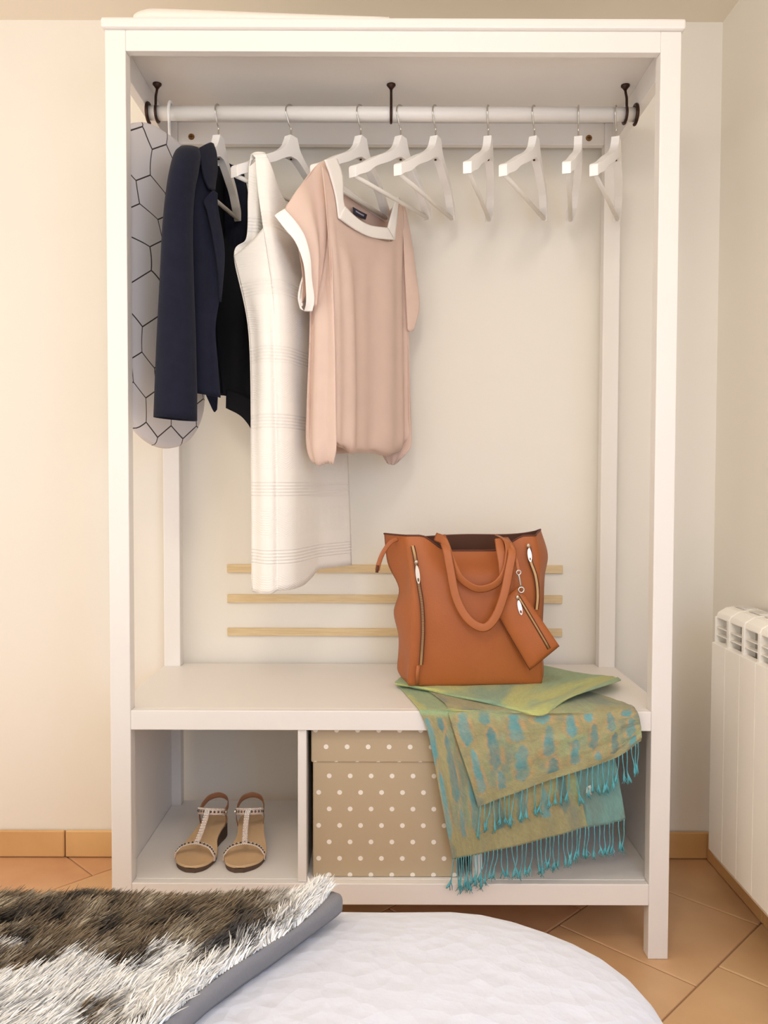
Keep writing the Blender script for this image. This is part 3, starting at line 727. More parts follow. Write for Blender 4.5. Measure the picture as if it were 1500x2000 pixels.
lb, _ = cloth('care_label', [[(-0.0925,0.2333,1.6824),(-0.0763,0.2637,1.6828),(-0.0597,0.2949,1.6845)], [(-0.0913,0.2355,1.6675),(-0.0763,0.2637,1.667),(-0.0633,0.2882,1.67)]], 6, 10, mat('navy_label', srgb(36, 36, 58), .6), bl, .001)
cloth('label_print', [[(-0.0856,0.2444,1.6777),(-0.0763,0.2619,1.6774),(-0.0668,0.2796,1.6783)], [(-0.0855,0.2445,1.674),(-0.0763,0.2619,1.6737),(-0.068,0.2774,1.6739)]], 3, 8, mat('label_thread', srgb(170, 170, 185), .6), bl, .0008)

# ---------------------------------------------------------------- tan leather tote bag on the bench
M_tan = mat('tan_leather', srgb(164, 90, 44), .5, col2=srgb(178, 102, 52), vscale=5., bump=.22, bscale=260., spec=.35)
M_strap = mat('tan_leather_strap', srgb(174, 102, 58), .5, var=.06, vscale=12., bump=.15, spec=.35)
M_bagin = mat('brown_bag_lining', srgb(84, 48, 30), .8)
M_zip = mat('brass_zip', srgb(190, 150, 100), .4, metal=.7)
M_edge = mat('dark_leather_edge', srgb(92, 44, 26), .6)
ZS = .5545
bag = thing('tote_bag', (.2, .23, ZS), 'tan brown leather tote bag with looped handles and side zips standing on bench', 'bag')
# rings from the base up: front-left, front-right, back-right, back-left corners (x, y)
lv = [(1338, 797,.165, 1056,.185), (1325, 790,.160, 1058,.180), (1290, 799,.155, 1058,.176), (1240, 806,.155, 1058,.174), (1190, 806,.155, 1057,.174), (1140, 803,.158, 1056,.176), (1100, 799,.165, 1056,.182), (1070, 797,.175, 1057,.190)]
FL = np.array([(0.0437,0.163,0.5493),(0.0411,0.157,0.5664),(0.0455,0.153,0.6153),(0.0512,0.152,0.6753),(0.0509,0.153,0.7347),(0.0473,0.157,0.7937),(0.0426,0.166,0.8465),(0.0379,0.178,0.9042)])
FR = np.array([(0.3571,0.188,0.5501),(0.3582,0.182,0.5662),(0.3558,0.178,0.6108),(0.3537,0.176,0.6717),(0.3519,0.176,0.7321),(0.3493,0.178,0.7921),(0.3475,0.184,0.8517),(0.342,0.196,0.904)])
BR = np.array([(0.3675,0.275,0.5542),(0.3759,0.28,0.5697),(0.3784,0.282,0.614),(0.3779,0.282,0.6714),(0.3794,0.28,0.7353),(0.3809,0.278,0.799),(0.3876,0.276,0.8524),(0.3682,0.27,0.9145)])
BLc = np.array([(0.0264,0.252,0.5535),(0.0176,0.256,0.5728),(0.02,0.258,0.6115),(0.0199,0.258,0.6556),(0.0084,0.258,0.7123),(0.0207,0.256,0.7691),(-0.007,0.254,0.8319),(-0.016,0.25,0.9045)])
NLV = 44
FLs, FRs, BRs, BLs = (cr(a, NLV) for a in (FL, FR, BR, BLc))
for a in (FLs, FRs, BRs, BLs):
    a[0, 2] = ZS
    a[:, 2] = np.maximum(a[:, 2], ZS)
def edge_pts(a, b, n, bulge, i):
    out = []
    d = b - a
    nn = np.array((d[1], -d[0], 0)) / (np.hypot(d[0], d[1]) + 1e-9)
    for k in range(n):
        t = k / n
        s = t * t * (3 - 2 * t) * .25 + t * .75
        out.append(a + d * s + nn * bulge * math.sin(math.pi * s))
    return out
top_dip = np.zeros(NLV)
rings = []
for i in range(NLV):
    t = i / (NLV - 1)
    fb = .012 * math.sin(math.pi * t) + .004
    ring = edge_pts(FLs[i], FRs[i], 26, fb, i) + edge_pts(FRs[i], BRs[i], 8, -.004 + .008 * math.sin(t * 9), i) + edge_pts(BRs[i], BLs[i], 26, .008, i) + edge_pts(BLs[i], FLs[i], 8, -.006 * math.sin(t * 10), i)
    rings.append([np.array(p) for p in ring])
# slouch: the front rim dips between the handles
for i in range(NLV):
    t = i / (NLV - 1)
    w = sstep(.72, 1, t)
    for j in range(26):
        s = j / 26
        d = sstep(.12, .34, s) * (1 - sstep(.66, .9, s))
        rings[i][j][2] -= w * .036 * d
        rings[i][j][1] += w * .012 * d
        wr = .0018 * math.sin(9 * s + 6 * t) * math.sin(math.pi * t)
        rings[i][j][1] += wr
for i in range(NLV):
    w = sstep(.80, 1, i / (NLV - 1))
    for j in range(34, 60):
        s_ = (j - 34) / 26
        rings[i][j][2] -= w * (.012 * math.sin(math.pi * s_) ** .6 + .003 * math.sin(9 * s_))
        rings[i][j][1] += w * .008 * math.sin(2 * math.pi * s_)
V, F = ring_loft([[tuple(p) for p in r] for r in rings], True, False)
nr_ = len(rings[0])
body = part('body', V, F, M_tan, bag, smooth=True)
# lining: inner wall and floor inside the opening
inner = []
for i in range(NLV - 1, NLV - 22, -1):
    c = np.mean(rings[i], axis=0)
    inner.append([tuple(c + (p - c) * np.array((.985, .95, 1)) + np.array((0, 0, 0.0 if i < NLV - 1 else .0005))) for p in rings[i]])
V, F = ring_loft(inner, False, True)
part('lining', V, F, M_bagin, bag, smooth=True)
V, F = tube_vf([tuple(p) for p in rings[-1]] + [tuple(rings[-1][0])], .0022, 6, cap=False)
part('rim_binding', V, F, M_edge, bag, smooth=True)
V, F = tube_vf([tuple(p + np.array((0, -.001, .003))) for p in rings[0][:27]], .0022, 6)
part('base_piping', V, F, M_edge, bag, smooth=True)
def strap(name, pts, w, m=M_strap, parent=bag, n=60, th=.13, up=(0, -1, 0), edge=True):
    P = cr(pts, n)
    V, F = tube_vf(P, w, 8, flat=(th, 1), up=up)
    o = part(name, V, F, m, parent, smooth=True)
    return o
strap('handle', [(0.1043,0.185,0.9015),(0.1234,0.15,0.892),(0.1392,0.138,0.8494),(0.1598,0.13,0.8091),(0.197,0.126,0.7862),(0.2354,0.126,0.7945),(0.2589,0.128,0.8213),(0.2691,0.136,0.8617),(0.2672,0.148,0.8926),(0.251,0.185,0.9044)], .0100)
strap('handle', [(0.1188,0.186,0.9039),(0.1274,0.14,0.8762),(0.1363,0.13,0.8266),(0.15,0.122,0.7632),(0.1767,0.118,0.7171),(0.2115,0.116,0.6988),(0.2381,0.116,0.7234),(0.2578,0.118,0.7758),(0.2699,0.124,0.8335),(0.2772,0.136,0.8735),(0.2668,0.186,0.8995)], .0100)
strap('handle_tab', [(0.2511,0.16,0.8988),(0.2523,0.142,0.8729),(0.2564,0.136,0.844),(0.2585,0.133,0.8149)], .011)
strap('side_tab', [(0.0156,0.2,0.8955),(-0.0014,0.19,0.8864),(-0.0183,0.185,0.8626),(-0.0278,0.183,0.8386),(-0.0314,0.183,0.8217)], .0055)
V, F = tube_vf([(-0.0302,0.183,0.8338),(-0.0326,0.183,0.8169)], .006, 8, flat=(.6, 1))
part('tab_end', V, F, M_edge, bag, smooth=True)
def front_y(px_pts, off):
    return px_pts
# side zips
def zipper(pts, n=40):
    P = cr(pts, n)
    V, F = tube_vf(P, .0058, 6, flat=(.12, 1), up=(0, -1, 0))
    z = part('zip_tape', V, F, M_edge, bag, smooth=True)
    vf = []
    Q = cr(pts, 130)
    for k in range(0, 130):
        p = Q[k]
        vf.append(box_vf(p[0] - .0026, p[0] + .0026, p[1] - .0022, p[1] - .0004, p[2] - .0006, p[2] + .0006))
    V, F = join(*vf)
    t_ = part('zip_teeth', V, F, M_zip, bag)
    t_['kind'] = 'stuff'
zipper([(0.0505,0.1575,0.8817),(0.0563,0.152,0.8537),(0.0622,0.1465,0.8069),(0.0717,0.142,0.7483),(0.0743,0.141,0.6892),(0.0722,0.142,0.6416),(0.0701,0.144,0.6078)])
zipper([(0.3233,0.178,0.8786),(0.3261,0.172,0.8467),(0.3377,0.168,0.8112),(0.3424,0.1655,0.7696),(0.3402,0.165,0.7337)])
for (a, b) in ((820, 1298), (813, 1298)):
    pass
V, F = join(tube_vf([(0.0642,0.144,0.6054),(0.0621,0.148,0.5806),(0.0625,0.156,0.5571)], .0045, 6, flat=(.15, 1), up=(0, -1, 0)))
part('seam_tab', V, F, M_strap, bag, smooth=True)
def puller(name, pts, parent):
    P = np.array(pts, float)
    a, b = P[0], P[-1]
    d = (b - a)
    L = np.linalg.norm(d)
    d /= L
    s = np.array((d[2], 0, -d[0]))
    vf = [sphere_vf(a, .0045, 8, 6, (1, .6, 1.2))]
    o = []
    for k in range(20):
        t = 2 * math.pi * k / 20
        o.append((math.cos(t), math.sin(t)))
    outer, innr = [], []
    for (cx, cy) in o:
        yy = cy * L * .42
        outer.append(a + d * (L * .56 + yy) + s * cx * .0048)
        innr.append(a + d * (L * .80 + cy * L * .09) + s * cx * .0022)
    V, F = [], []
    for dy in (-.0022, 0.):
        V += [tuple(p + np.array((0, dy, 0))) for p in outer] + [tuple(p + np.array((0, dy, 0))) for p in innr]
    for k in range(20):
        k2 = (k + 1) % 20
        F += [(k, k2, 20 + k2, 20 + k), (40 + k, 60 + k, 60 + k2, 40 + k2), (k, 40 + k, 40 + k2, k2), (20 + k, 20 + k2, 60 + k2, 60 + k)]
    vf.append((V, F))
    V, F = join(*vf)
    return part(name, V, F, mat('silver_puller', srgb(196, 182, 166), .3, metal=1.), parent)
puller('zip_puller', [(0.0583,0.1425,0.8452),(0.0643,0.1395,0.7947)], bag)
puller('zip_puller', [(0.3211,0.172,0.8815),(0.3251,0.166,0.8437)], bag)
for x0, x1 in ((846, 846), (984, 984)):
    pass

# ---------------------------------------------------------------- small leather pouch clipped to the bag
pc = thing('zip_pouch', (.31, .12, .58), 'small tan leather zip pouch hanging from a clip on the tote bag', 'pouch')
cor = [(0.2393,0.143,0.738),(0.2935,0.138,0.7909),(0.3856,0.128,0.6559),(0.32,0.132,0.5993)]
c0, c1, c2, c3 = (np.array(p) for p in cor)
def pq(u, v, d=0.):
    p = (c0 * (1 - u) + c1 * u) * (1 - v) + (c3 * (1 - u) + c2 * u) * v
    b = .007 * (1 - (2 * u - 1) ** 4) * (1 - (2 * v - 1) ** 6)
    return p + np.array((.15, -1, 0)) * (b * (1 if d >= 0 else -.3) + d)
NU, NV = 14, 20
G1 = np.array([[pq(j / (NU - 1), i / (NV - 1), .0015) for j in range(NU)] for i in range(NV)])
G2 = np.array([[pq(j / (NU - 1), i / (NV - 1), -.0015) for j in range(NU)] for i in range(NV)])
Va, Fa = grid_vf(G1)
Vb, Fb = grid_vf(G2)
V, F = join((Va, Fa), (Vb, [tuple(q[::-1]) for q in Fb]))
n1 = NU * NV
bd = [(0, j) for j in range(NU)] + [(i, NU - 1) for i in range(1, NV)] + [(NV - 1, j) for j in range(NU - 2, -1, -1)] + [(i, 0) for i in range(NV - 2, 0, -1)]
bi = [i * NU + j for i, j in bd]
F = F + [(bi[k], bi[(k + 1) % len(bi)], n1 + bi[(k + 1) % len(bi)], n1 + bi[k]) for k in range(len(bi))]
part('pouch_body', V, F, M_tan, pc, smooth=True)
V, F = tube_vf([tuple(pq(*[(0 if s == 0 else 1), t_], 0)) if False else tuple(pq(u_, v_, 0)) for (u_, v_, s, t_) in [(0, k / 12, 0, 0) for k in range(13)] + [(k / 8, 1, 0, 0) for k in range(1, 9)]], .0016, 6)
part('seam_edge', V, F, M_edge, pc, smooth=True)
zl = [pq(lerp(.80, .72, k / 11), lerp(.08, .93, k / 11), .0022) for k in range(12)]
V, F = tube_vf(zl, .0048, 6, flat=(.15, 1), up=(0, -1, 0))
part('zip_tape', V, F, M_edge, pc, smooth=True)
V, F = tube_vf([p + np.array((0, -.001, 0)) for p in zl], .0024, 6, flat=(.3, 1), up=(0, -1, 0))
part('zip_teeth', V, F, M_zip, pc, smooth=True)
a = pq(.76, .09, .005)
puller('zip_puller', [a, a + np.array((.0085, -.003, -.040))], pc)
def ring_vf(c, R, r, n=20):
    pts = [(c[0] + R * math.cos(t), c[1], c[2] + R * math.sin(t)) for t in np.linspace(0, 2 * math.pi, n + 1)]
    return tube_vf(pts, r, 8, cap=False, up=(0, 1, 0))
rc = np.array((0.2978,0.128,0.7839))
V, F = ring_vf(rc, .0062, .0020)
part('eyelet_ring', V, F, M_steel, pc, smooth=True)
V, F = join(tube_vf(cr([(0.2965,0.128,0.7921),(0.2939,0.127,0.8075),(0.2915,0.127,0.8192)], 10), .0024, 8), ring_vf(np.array((0.2914,0.127,0.8239)), .0050, .0016))
part('snap_clip', V, F, M_steel, pc, smooth=True)
V, F = tube_vf(cr([(0.2722,0.15,0.8901),(0.2802,0.14,0.8767),(0.2861,0.132,0.8539),(0.2903,0.128,0.8332),(0.2914,0.127,0.8239)], 30), .0042, 8, flat=(.3, 1), up=(0, -1, 0))
part('hanging_strap', V, F, M_strap, pc, smooth=True)

# ---------------------------------------------------------------- woven scarf draped over the bench
M_scarf = attr_mat('woven_scarf', .75, bump=.5, bscale=420., sheen=.15)
M_fringe = mat('turquoise_fringe', srgb(92, 170, 180), .75, var=.25, vscale=50.)
sc = thing('scarf', (.25, .08, .5415), 'green and turquoise patterned fringed scarf draped over bench edge under bag', 'scarf')
C_ol, C_gr, C_te, C_or, C_ye, C_gy = (np.array(srgb(*c)[:3]) for c in ((158, 152, 112), (152, 172, 130), (98, 146, 148), (190, 152, 104), (184, 188, 118), (122, 134, 124)))
def mixc(c, d, m):
    return c * (1 - m[..., None]) + d * m[..., None]
def paisley(S, T, cols, rows_, ph=0., top=.18, bot=.86):
    """olive ground, orange-rimmed teal drops set in staggered columns"""
    c = np.broadcast_to(C_ol, S.shape + (3,)).copy()
    nz = fbm(S * 14 + 3, T * 14, 3)
    c = mixc(c, C_gr, sstep(.45, .75, fbm(S * 5, T * 6, 11)) * .7)
    c = mixc(c, C_gy, sstep(.5, .8, fbm(S * 9 + 5, T * 7, 21)) * .7)
    u = S * cols + ph
    k = np.floor(u)
    fu = u - k - .5
    v = (T - top) / (bot - top) * rows_ + .5 * (np.mod(k, 2))
    kv = np.floor(v)
    fv = v - kv - .5
    inside = ((T > top) & (T < bot)).astype(float)
    w = .21 + .14 * fv + .08 * (hashn(k, kv, 4) - .5)
    d = np.abs(fu + .18 * fv + .10 * (nz - .5)) / w + np.maximum(0, np.abs(fv) - .36) * 7
    rim = (1 - sstep(1.1, 2.2, d)) * inside
    drop = (1 - sstep(.65, 1.25, d + .5 * (vnoise(S * 70, T * 40, 33) - .5))) * inside
    c = mixc(c, C_or, rim * np.clip(.42 + 1.2 * (vnoise(S * 60, T * 18, 44) - .5), 0, 1))
    teal = C_te * (.75 + .5 * hashn(k, kv, 9)[..., None])
    c = mixc(c, teal, drop * np.clip(.8 + .8 * (nz - .5), 0, 1))
    c *= (.80 + .22 * vnoise(S * 160, T * 160, 8) + .22 * fbm(S * 40, T * 9, 18))[..., None]
    return np.clip(c, 0, 1)
def colA(S, T):
    c = paisley(S, T, 7, 2, .3, .46, .93)
    m = (1 - sstep(.42, .46, T + .04 * (vnoise(S * 9, T * 3, 2) - .5)))
    g = mixc(np.broadcast_to(C_gr, S.shape + (3,)), C_ye, sstep(.35, .6, fbm(S * 8, T * 8, 5)))
    return mixc(c, g * (.9 + .2 * vnoise(S * 120, T * 120, 1))[..., None], m)
def colC(S, T):
    g = mixc(np.broadcast_to(C_gr, S.shape + (3,)), C_ye, sstep(.4, .65, fbm(S * 5, T * 3, 15)))
    g = mixc(g, C_te, .35 * sstep(.55, .75, fbm(S * 6 + 9, T * 4, 25)))
    return g * (.92 + .2 * vnoise(S * 140, T * 80, 1))[..., None]
def colD(S, T):
    g = mixc(np.broadcast_to(np.array(srgb(118, 156, 150)[:3]), S.shape + (3,)), C_gy, .5 * sstep(.4, .7, fbm(S * 4, T * 6, 35)))
    return g * (.9 + .2 * vnoise(S * 80, T * 120, 1))[..., None]
wr = lambda a: (lambda S, T: a * (fbm(S * 6, T * 7, 40) - .5) * sstep(.0, .2, T) + .0012 * np.sin(S * 22 + T * 30) * sstep(.3, .7, T))
_, GA = cloth('scarf_layer', [[(0.0126,0.2455,0.5412),(0.1218,0.2365,0.5412),(0.2462,0.238,0.5412),(0.3708,0.2395,0.5412)], [(0.0552,0.0314,0.5418),(0.1345,0.02,0.5418),(0.2454,0.0211,0.5418),(0.3675,0.0224,0.5418)], [(0.0615,-0.004,0.5383),(0.1369,-0.004,0.5363),(0.2472,-0.004,0.5366),(0.3673,-0.004,0.5369)], [(0.0811,-0.01,0.4861),(0.1542,-0.009,0.486),(0.2687,-0.008,0.4971),(0.3801,-0.007,0.5026)], [(0.1088,-0.014,0.3444),(0.182,-0.012,0.3548),(0.2966,-0.01,0.3853),(0.3982,-0.009,0.3985)], [(0.1325,-0.013,0.2234),(0.199,-0.013,0.238),(0.3137,-0.012,0.2645),(0.4208,-0.011,0.2943)]], 130, 110, M_scarf, sc, .0012, wr(.004), colA)
_, GD = cloth('scarf_layer', [[(0.3967,0.0779,0.5405),(0.454,0.0785,0.5405),(0.5171,0.0792,0.5405)], [(0.3764,-0.0025,0.5343),(0.4388,-0.0025,0.5345),(0.5011,-0.0025,0.5347)], [(0.3842,-0.005,0.4744),(0.4333,-0.005,0.4746),(0.4771,-0.005,0.4747)], [(0.3947,-0.006,0.3863),(0.4395,-0.006,0.392),(0.4864,-0.006,0.4032)], [(0.4199,-0.006,0.2899),(0.4625,-0.006,0.2978),(0.503,-0.006,0.3079)]], 60, 50, M_scarf, sc, .0012, wr(.003), colD)
_, GB = cloth('scarf_layer', [[(0.0837,0.1722,0.5435),(0.205,0.203,0.5435),(0.3414,0.2146,0.5435),(0.411,0.1955,0.5435),(0.4599,0.1575,0.5435)], [(0.1183,0.0411,0.545),(0.2166,0.0132,0.545),(0.3467,0.0025,0.545),(0.4388,0.0197,0.545),(0.5186,0.0496,0.545)], [(0.1232,-0.011,0.5338),(0.2264,-0.012,0.5311),(0.3526,-0.012,0.5315),(0.4417,-0.012,0.5339),(0.5222,-0.008,0.5429)], [(0.1401,-0.02,0.4785),(0.2396,-0.021,0.4835),(0.3619,-0.021,0.4947),(0.4487,-0.02,0.5034),(0.5283,-0.014,0.5216)], [(0.1663,-0.023,0.4029),(0.2505,-0.024,0.421),(0.366,-0.024,0.452),(0.4529,-0.022,0.4669),(0.5312,-0.016,0.5003)], [(0.1853,-0.022,0.3401),(0.263,-0.023,0.3714),(0.3734,-0.022,0.4119),(0.4621,-0.021,0.4403),(0.5315,-0.016,0.4805)]], 150, 150, M_scarf, sc, .0014, wr(.008), lambda S, T: paisley(S, T, 8, 2, 0., .34, .93))
_, GC = cloth('scarf_layer', [[(0.0362,0.2931,0.549),(0.1281,0.3278,0.549),(0.2224,0.3578,0.549),(0.3176,0.3767,0.549),(0.3731,0.3894,0.549),(0.4038,0.3958,0.549),(0.4107,0.3899,0.549)], [(0.0146,0.2144,0.5525),(0.108,0.2155,0.5525),(0.2064,0.2167,0.5525),(0.2911,0.2075,0.5525),(0.3707,0.2394,0.5525),(0.4416,0.2777,0.5525),(0.4938,0.2838,0.5525)], [(0.0119,0.2023,0.5505),(0.0893,0.1445,0.5505),(0.1488,0.0944,0.5505),(0.2249,0.0343,0.5505),(0.2732,0.0223,0.5505),(0.3634,0.0834,0.5505),(0.5476,0.2712,0.5505)], [(0.0117,0.185,0.5523),(0.0875,0.155,0.5454),(0.1495,0.128,0.5383),(0.2497,0.05,0.5373),(0.311,-0.03,0.5398),(0.3913,0.045,0.5561),(0.5381,0.165,0.5708)]], 60, 120, M_scarf, sc, .0035, wr(.004), colC)
# fringes: twisted threads that end in a tuft
def fringe(edge, n, lo, hi, seed, y_off=0., hang=None):
    r = np.random.default_rng(seed)
    vf = []
    for k in range(n):
        t = (k + .5 + r.uniform(-.2, .2)) / n
        p = cr(edge, 200)[int(t * 199)]
        L = r.uniform(lo, hi)
        w = r.uniform(.001, .004)
        lean = r.normal(0, .006)
        ph = r.uniform(0, 6)
        pts = []
        for q in np.linspace(0, 1, 14):
            pts.append((p[0] + lean * q * q + w * math.sin(ph + q * 6) * q, p[1] + y_off * q - .001, p[2] + .002 - L * q))
        rad = [.0011] * 9 + [.0013, .0021, .0026, .0028, .0016]
        vf.append(tube_vf(pts, rad, 5))
        for e in range(3):
            a = pts[10]
            vf.append(tube_vf([a, (a[0] + r.normal(0, .003), a[1] + r.normal(0, .002), a[2] - L * .16), (a[0] + r.normal(0, .0045), a[1] + r.normal(0, .002), a[2] - L * .30)], [.0012, .001, .0005], 4))
    V, F = join(*vf)
    o = part('fringe', V, F, M_fringe, sc, smooth=True)
    o['kind'] = 'stuff'
fringe(GB[-1], 30, .056, .070, 1)
fringe(GA[-1], 34, .058, .078, 2)
fringe(GD[-1], 8, .062, .074, 3)
cloth('scarf_label', [[(0.4182,-0.0085,0.3796),(0.4269,-0.0085,0.384)], [(0.4162,-0.0085,0.3663),(0.4294,-0.0085,0.363)]], 4, 4, mat('white_label', srgb(232, 226, 220), .7), sc, .0006)
cloth('label_mark', [[(0.4192,-0.0092,0.3765),(0.4225,-0.0092,0.3788)], [(0.4192,-0.0092,0.3721),(0.4236,-0.0092,0.3732)]], 3, 3, mat('red_label_mark', srgb(200, 80, 70), .7), sc, .0004)

# ---------------------------------------------------------------- dotted storage box in the middle compartment
DX, DZ = 0.04565, 0.03645
def dotted(name, ox, oz):
    t = NT(name)
    tc = t.n('ShaderNodeTexCoord')
    sx = t.n('ShaderNodeSeparateXYZ')
    t.l(tc.outputs['Object'], sx.inputs[0])
    def c(p, o, s):
        q = t.math('ADD', t.math('DIVIDE', p, s), o)
        return t.math('MULTIPLY', t.math('SUBTRACT', t.math('SUBTRACT', q, t.math('FLOOR', q)), .5), s)
    def dots(off):
        a = c(t.math('ADD', sx.outputs[0], sx.outputs[1]), ox + off, DX)
        b = c(sx.outputs[2], oz + off, 2 * DZ)
        return t.math('SQRT', t.math('ADD', t.math('MULTIPLY', a, a), t.math('MULTIPLY', b, b)))
    dd = t.math('LESS_THAN', t.math('MINIMUM', dots(0.), dots(.5)), .0052)
    mx = t.n('ShaderNodeMix', _data_type='RGBA')
    mx.inputs[6].default_value = srgb(190, 170, 140)
    mx.inputs[7].default_value = srgb(244, 236, 224)
    t.l(dd, mx.inputs[0])
    t.l(mx.outputs[2], t.b.inputs['Base Color'])
    t.b.inputs['Roughness'].default_value = .6
    return t.m
M_dots = dotted('beige_dotted_card', 0.3226, 0.4259)
M_dots_lid = dotted('beige_dotted_lid', 0.5460, 0.5329)
bx = thing('storage_box', (-.01, .17, .1648), 'beige card storage box with white polka dots and lid in middle compartment', 'box')
BX0, BX1, BY0, BY1 = -.1695, .1475, .028, .40
box('box_body', BX0, BX1, BY0, BY1, .1650, .424, M_dots, bx, .003)
box('lid', BX0 - .0035, BX1 + .0035, BY0 - .0035, BY1 + .0035, .4195, .4945, M_dots_lid, bx, .003)

# ---------------------------------------------------------------- sandals
M_cork = mat('tan_footbed', srgb(212, 178, 136), .65, var=.08, vscale=14., bump=.1)
M_sole = mat('dark_sole', srgb(84, 62, 48), .7)
M_rose = mat('rose_gold_leather', srgb(228, 204, 186), .45, metal=.1)
M_heelst = mat('brown_heel_strap', srgb(166, 116, 84), .6)
M_gem = mat('rhinestone', srgb(246, 238, 230), .15, metal=.3)
M_gemd = mat('dark_rhinestone', srgb(92, 84, 80), .15, metal=.6)
def sandal(base, rz, side, label):
    """local: toe at -y, heel at +y; side=+1: the arch is on +x"""
    o = thing('sandal', base, label, 'sandal', 'pair of strappy sandals', rz)
    yy = np.array((0, .012, .03, .06, .09, .12, .15, .18, .205, .218))
    hw = np.array((.012, .029, .040, .0465, .042, .034, .031, .031, .026, .010))
    sh = side * np.array((.006, .004, .001, -.001, -.004, -.006, -.004, -.001, 0, 0))
    zt = np.array((.017, .016, .015, .015, .019, .027, .035, .041, .044, .045))
    n = 34
    Y = np.linspace(0, .218, n)
    P = cr(np.stack([yy, hw, sh, zt], 1), n)
    Y, H, Sx, Z = P[:, 0], np.maximum(P[:, 1], .004), P[:, 2], P[:, 3]
    def loft(z0f, z1f, ins):
        V, F = [], []
        for i in range(n):
            h = H[i] - ins
            V += [(Sx[i] - h, Y[i], z0f(i)), (Sx[i] + h, Y[i], z0f(i)), (Sx[i] + h, Y[i], z1f(i)), (Sx[i], Y[i], z1f(i) - .002), (Sx[i] - h, Y[i], z1f(i))]
        for i in range(n - 1):
            for j in range(5):
                j2 = (j + 1) % 5
                F.append((i * 5 + j, i * 5 + j2, (i + 1) * 5 + j2, (i + 1) * 5 + j))
        F += [(4, 3, 2, 1, 0), tuple((n - 1) * 5 + j for j in range(5))]
        return V, F
    V, F = loft(lambda i: 0.0, lambda i: Z[i] - .006, .0015)
    part('wedge_sole', V, F, M_sole, o, world=False, smooth=False, mods=[('bevel', .001, 1)])
    V, F = loft(lambda i: Z[i] - .006, lambda i: Z[i], 0)
    part('footbed', V, F, M_cork, o, world=False, mods=[('bevel', .0012, 2)])
    def band(name, pts, w, m, up=(0, 1, 0), th=.16, k=40):
        V, F = tube_vf(cr(pts, k), w, 8, flat=(1, th), up=up)
        return part(name, V, F, m, o, world=False, smooth=True)
    toe = [(-.046, .046, .008), (-.0445, .049, .021), (-.030, .054, .035), (0, .057, .041), (.030, .054, .035), (.0445, .049, .021), (.046, .046, .008)]
    ank = [(-.031, .168, .070), (-.029, .150, .078), (-.016, .136, .083), (0, .131, .085), (.016, .136, .083), (.029, .150, .078), (.031, .168, .070)]
    heel = [(-.031, .165, .070), (-.031, .19, .077), (-.022, .212, .086), (0, .221, .090), (.022, .212, .086), (.031, .19, .077), (.031, .165, .070)]
    tb = [(.0, .057, .0415), (side * .002, .088, .060), (side * .002, .118, .080), (0, .132, .087)]
    b1 = band('toe_strap', toe, .0075, M_rose)
    b2 = band('ankle_strap', ank, .0085, M_rose, up=(0, 0, 1))
    b3 = band('heel_strap', heel, .0085, M_heelst, up=(0, 0, 1))
    b4 = band('instep_strap', tb, .0065, M_rose, up=(1, 0, 0))
    for sx_ in (-1, 1):
        band('side_strap', [(sx_ * .031, .168, .073), (sx_ * .033, .170, .055), (sx_ * .030, .172, .034)], .005, M_heelst, up=(0, 1, 0))
    def gems(pts, cnt, offs, r_, m, up):
        Q = cr(pts, cnt)
        vf = []
        for q in Q:
            for (dx, dy, dz) in offs:
                vf.append(sphere_vf((q[0] + dx, q[1] + dy, q[2] + dz), r_, 6, 4))
        V, F = join(*vf)
        g = part('rhinestones', V, F, m, o, world=False)
        g['kind'] = 'stuff'
    gems(toe[1:-1], 15, ((0, -.0005, .0022),), .0026, M_gemd, 0)
    gems(toe[1:-1], 30, ((0, -.0062, .001), (0, .0055, .0015)), .0015, M_gem, 0)
    gems(ank, 13, ((0, -.0018, 0),), .0030, M_gemd, 0)
    gems(ank, 28, ((0, -.0015, .0066), (0, -.0015, -.0066)), .0016, M_gem, 0)
    gems(tb, 17, ((-.0042, -.0018, .0012), (0, -.002, .0016), (.0042, -.0018, .0012)), .0022, M_gem, 0)
    V, F = tube_vf([(side * .0335, .166, .070), (side * .0365, .166, .070)], .006, 10)
    part('buckle', V, F, M_steel, o, world=False)
    return o
ZF = .1650
sandal((-.4475, .046, ZF), math.radians(-7), 1, 'sandal with rhinestone T-strap on lower shelf, beside the wardrobe side panel')
sandal((-.328, .046, ZF), math.radians(3), -1, 'sandal with rhinestone T-strap on lower shelf, next to the compartment divider')

# ---------------------------------------------------------------- bed with white quilt
t = NT('white_waffle_quilt')
t.b.inputs['Base Color'].default_value = srgb(212, 214, 224)
t.b.inputs['Roughness'].default_value = .9
t.b.inputs['Sheen Weight'].default_value = .2
tc = t.n('ShaderNodeTexCoord')
v1 = t.n('ShaderNodeTexVoronoi', Scale=42.)
nz = t.n('ShaderNodeTexNoise', Scale=30., Detail=4.)
t.l(tc.outputs['Object'], v1.inputs['Vector'])
t.l(tc.outputs['Object'], nz.inputs['Vector'])
hh = t.math('ADD', t.math('MULTIPLY', v1.outputs[0], .6), t.math('MULTIPLY', nz.outputs[0], .8))
bp = t.n('ShaderNodeBump', Strength=.5, Distance=.008)
t.l(hh, bp.inputs['Height'])
t.l(bp.outputs[0], t.b.inputs['Normal'])
M_quilt = t.m
bed = thing('bed', (-.6, -1.6, 0), 'bed under a white quilt with a rounded corner in front of wardrobe', 'bed')
X0, X1, Y0, Y1 = -1.55, .312, -2.75, -.612
NB = 16
rings = []
prof = [(.0, .09), (-.006, .2), (-.006, .32), (.0, .385), (.012, .42), (.035, .446), (.075, .462), (.13, .471), (.2, .476), (.3, .479), (.45, .48)]
pf = cr(np.array(prof), 40)
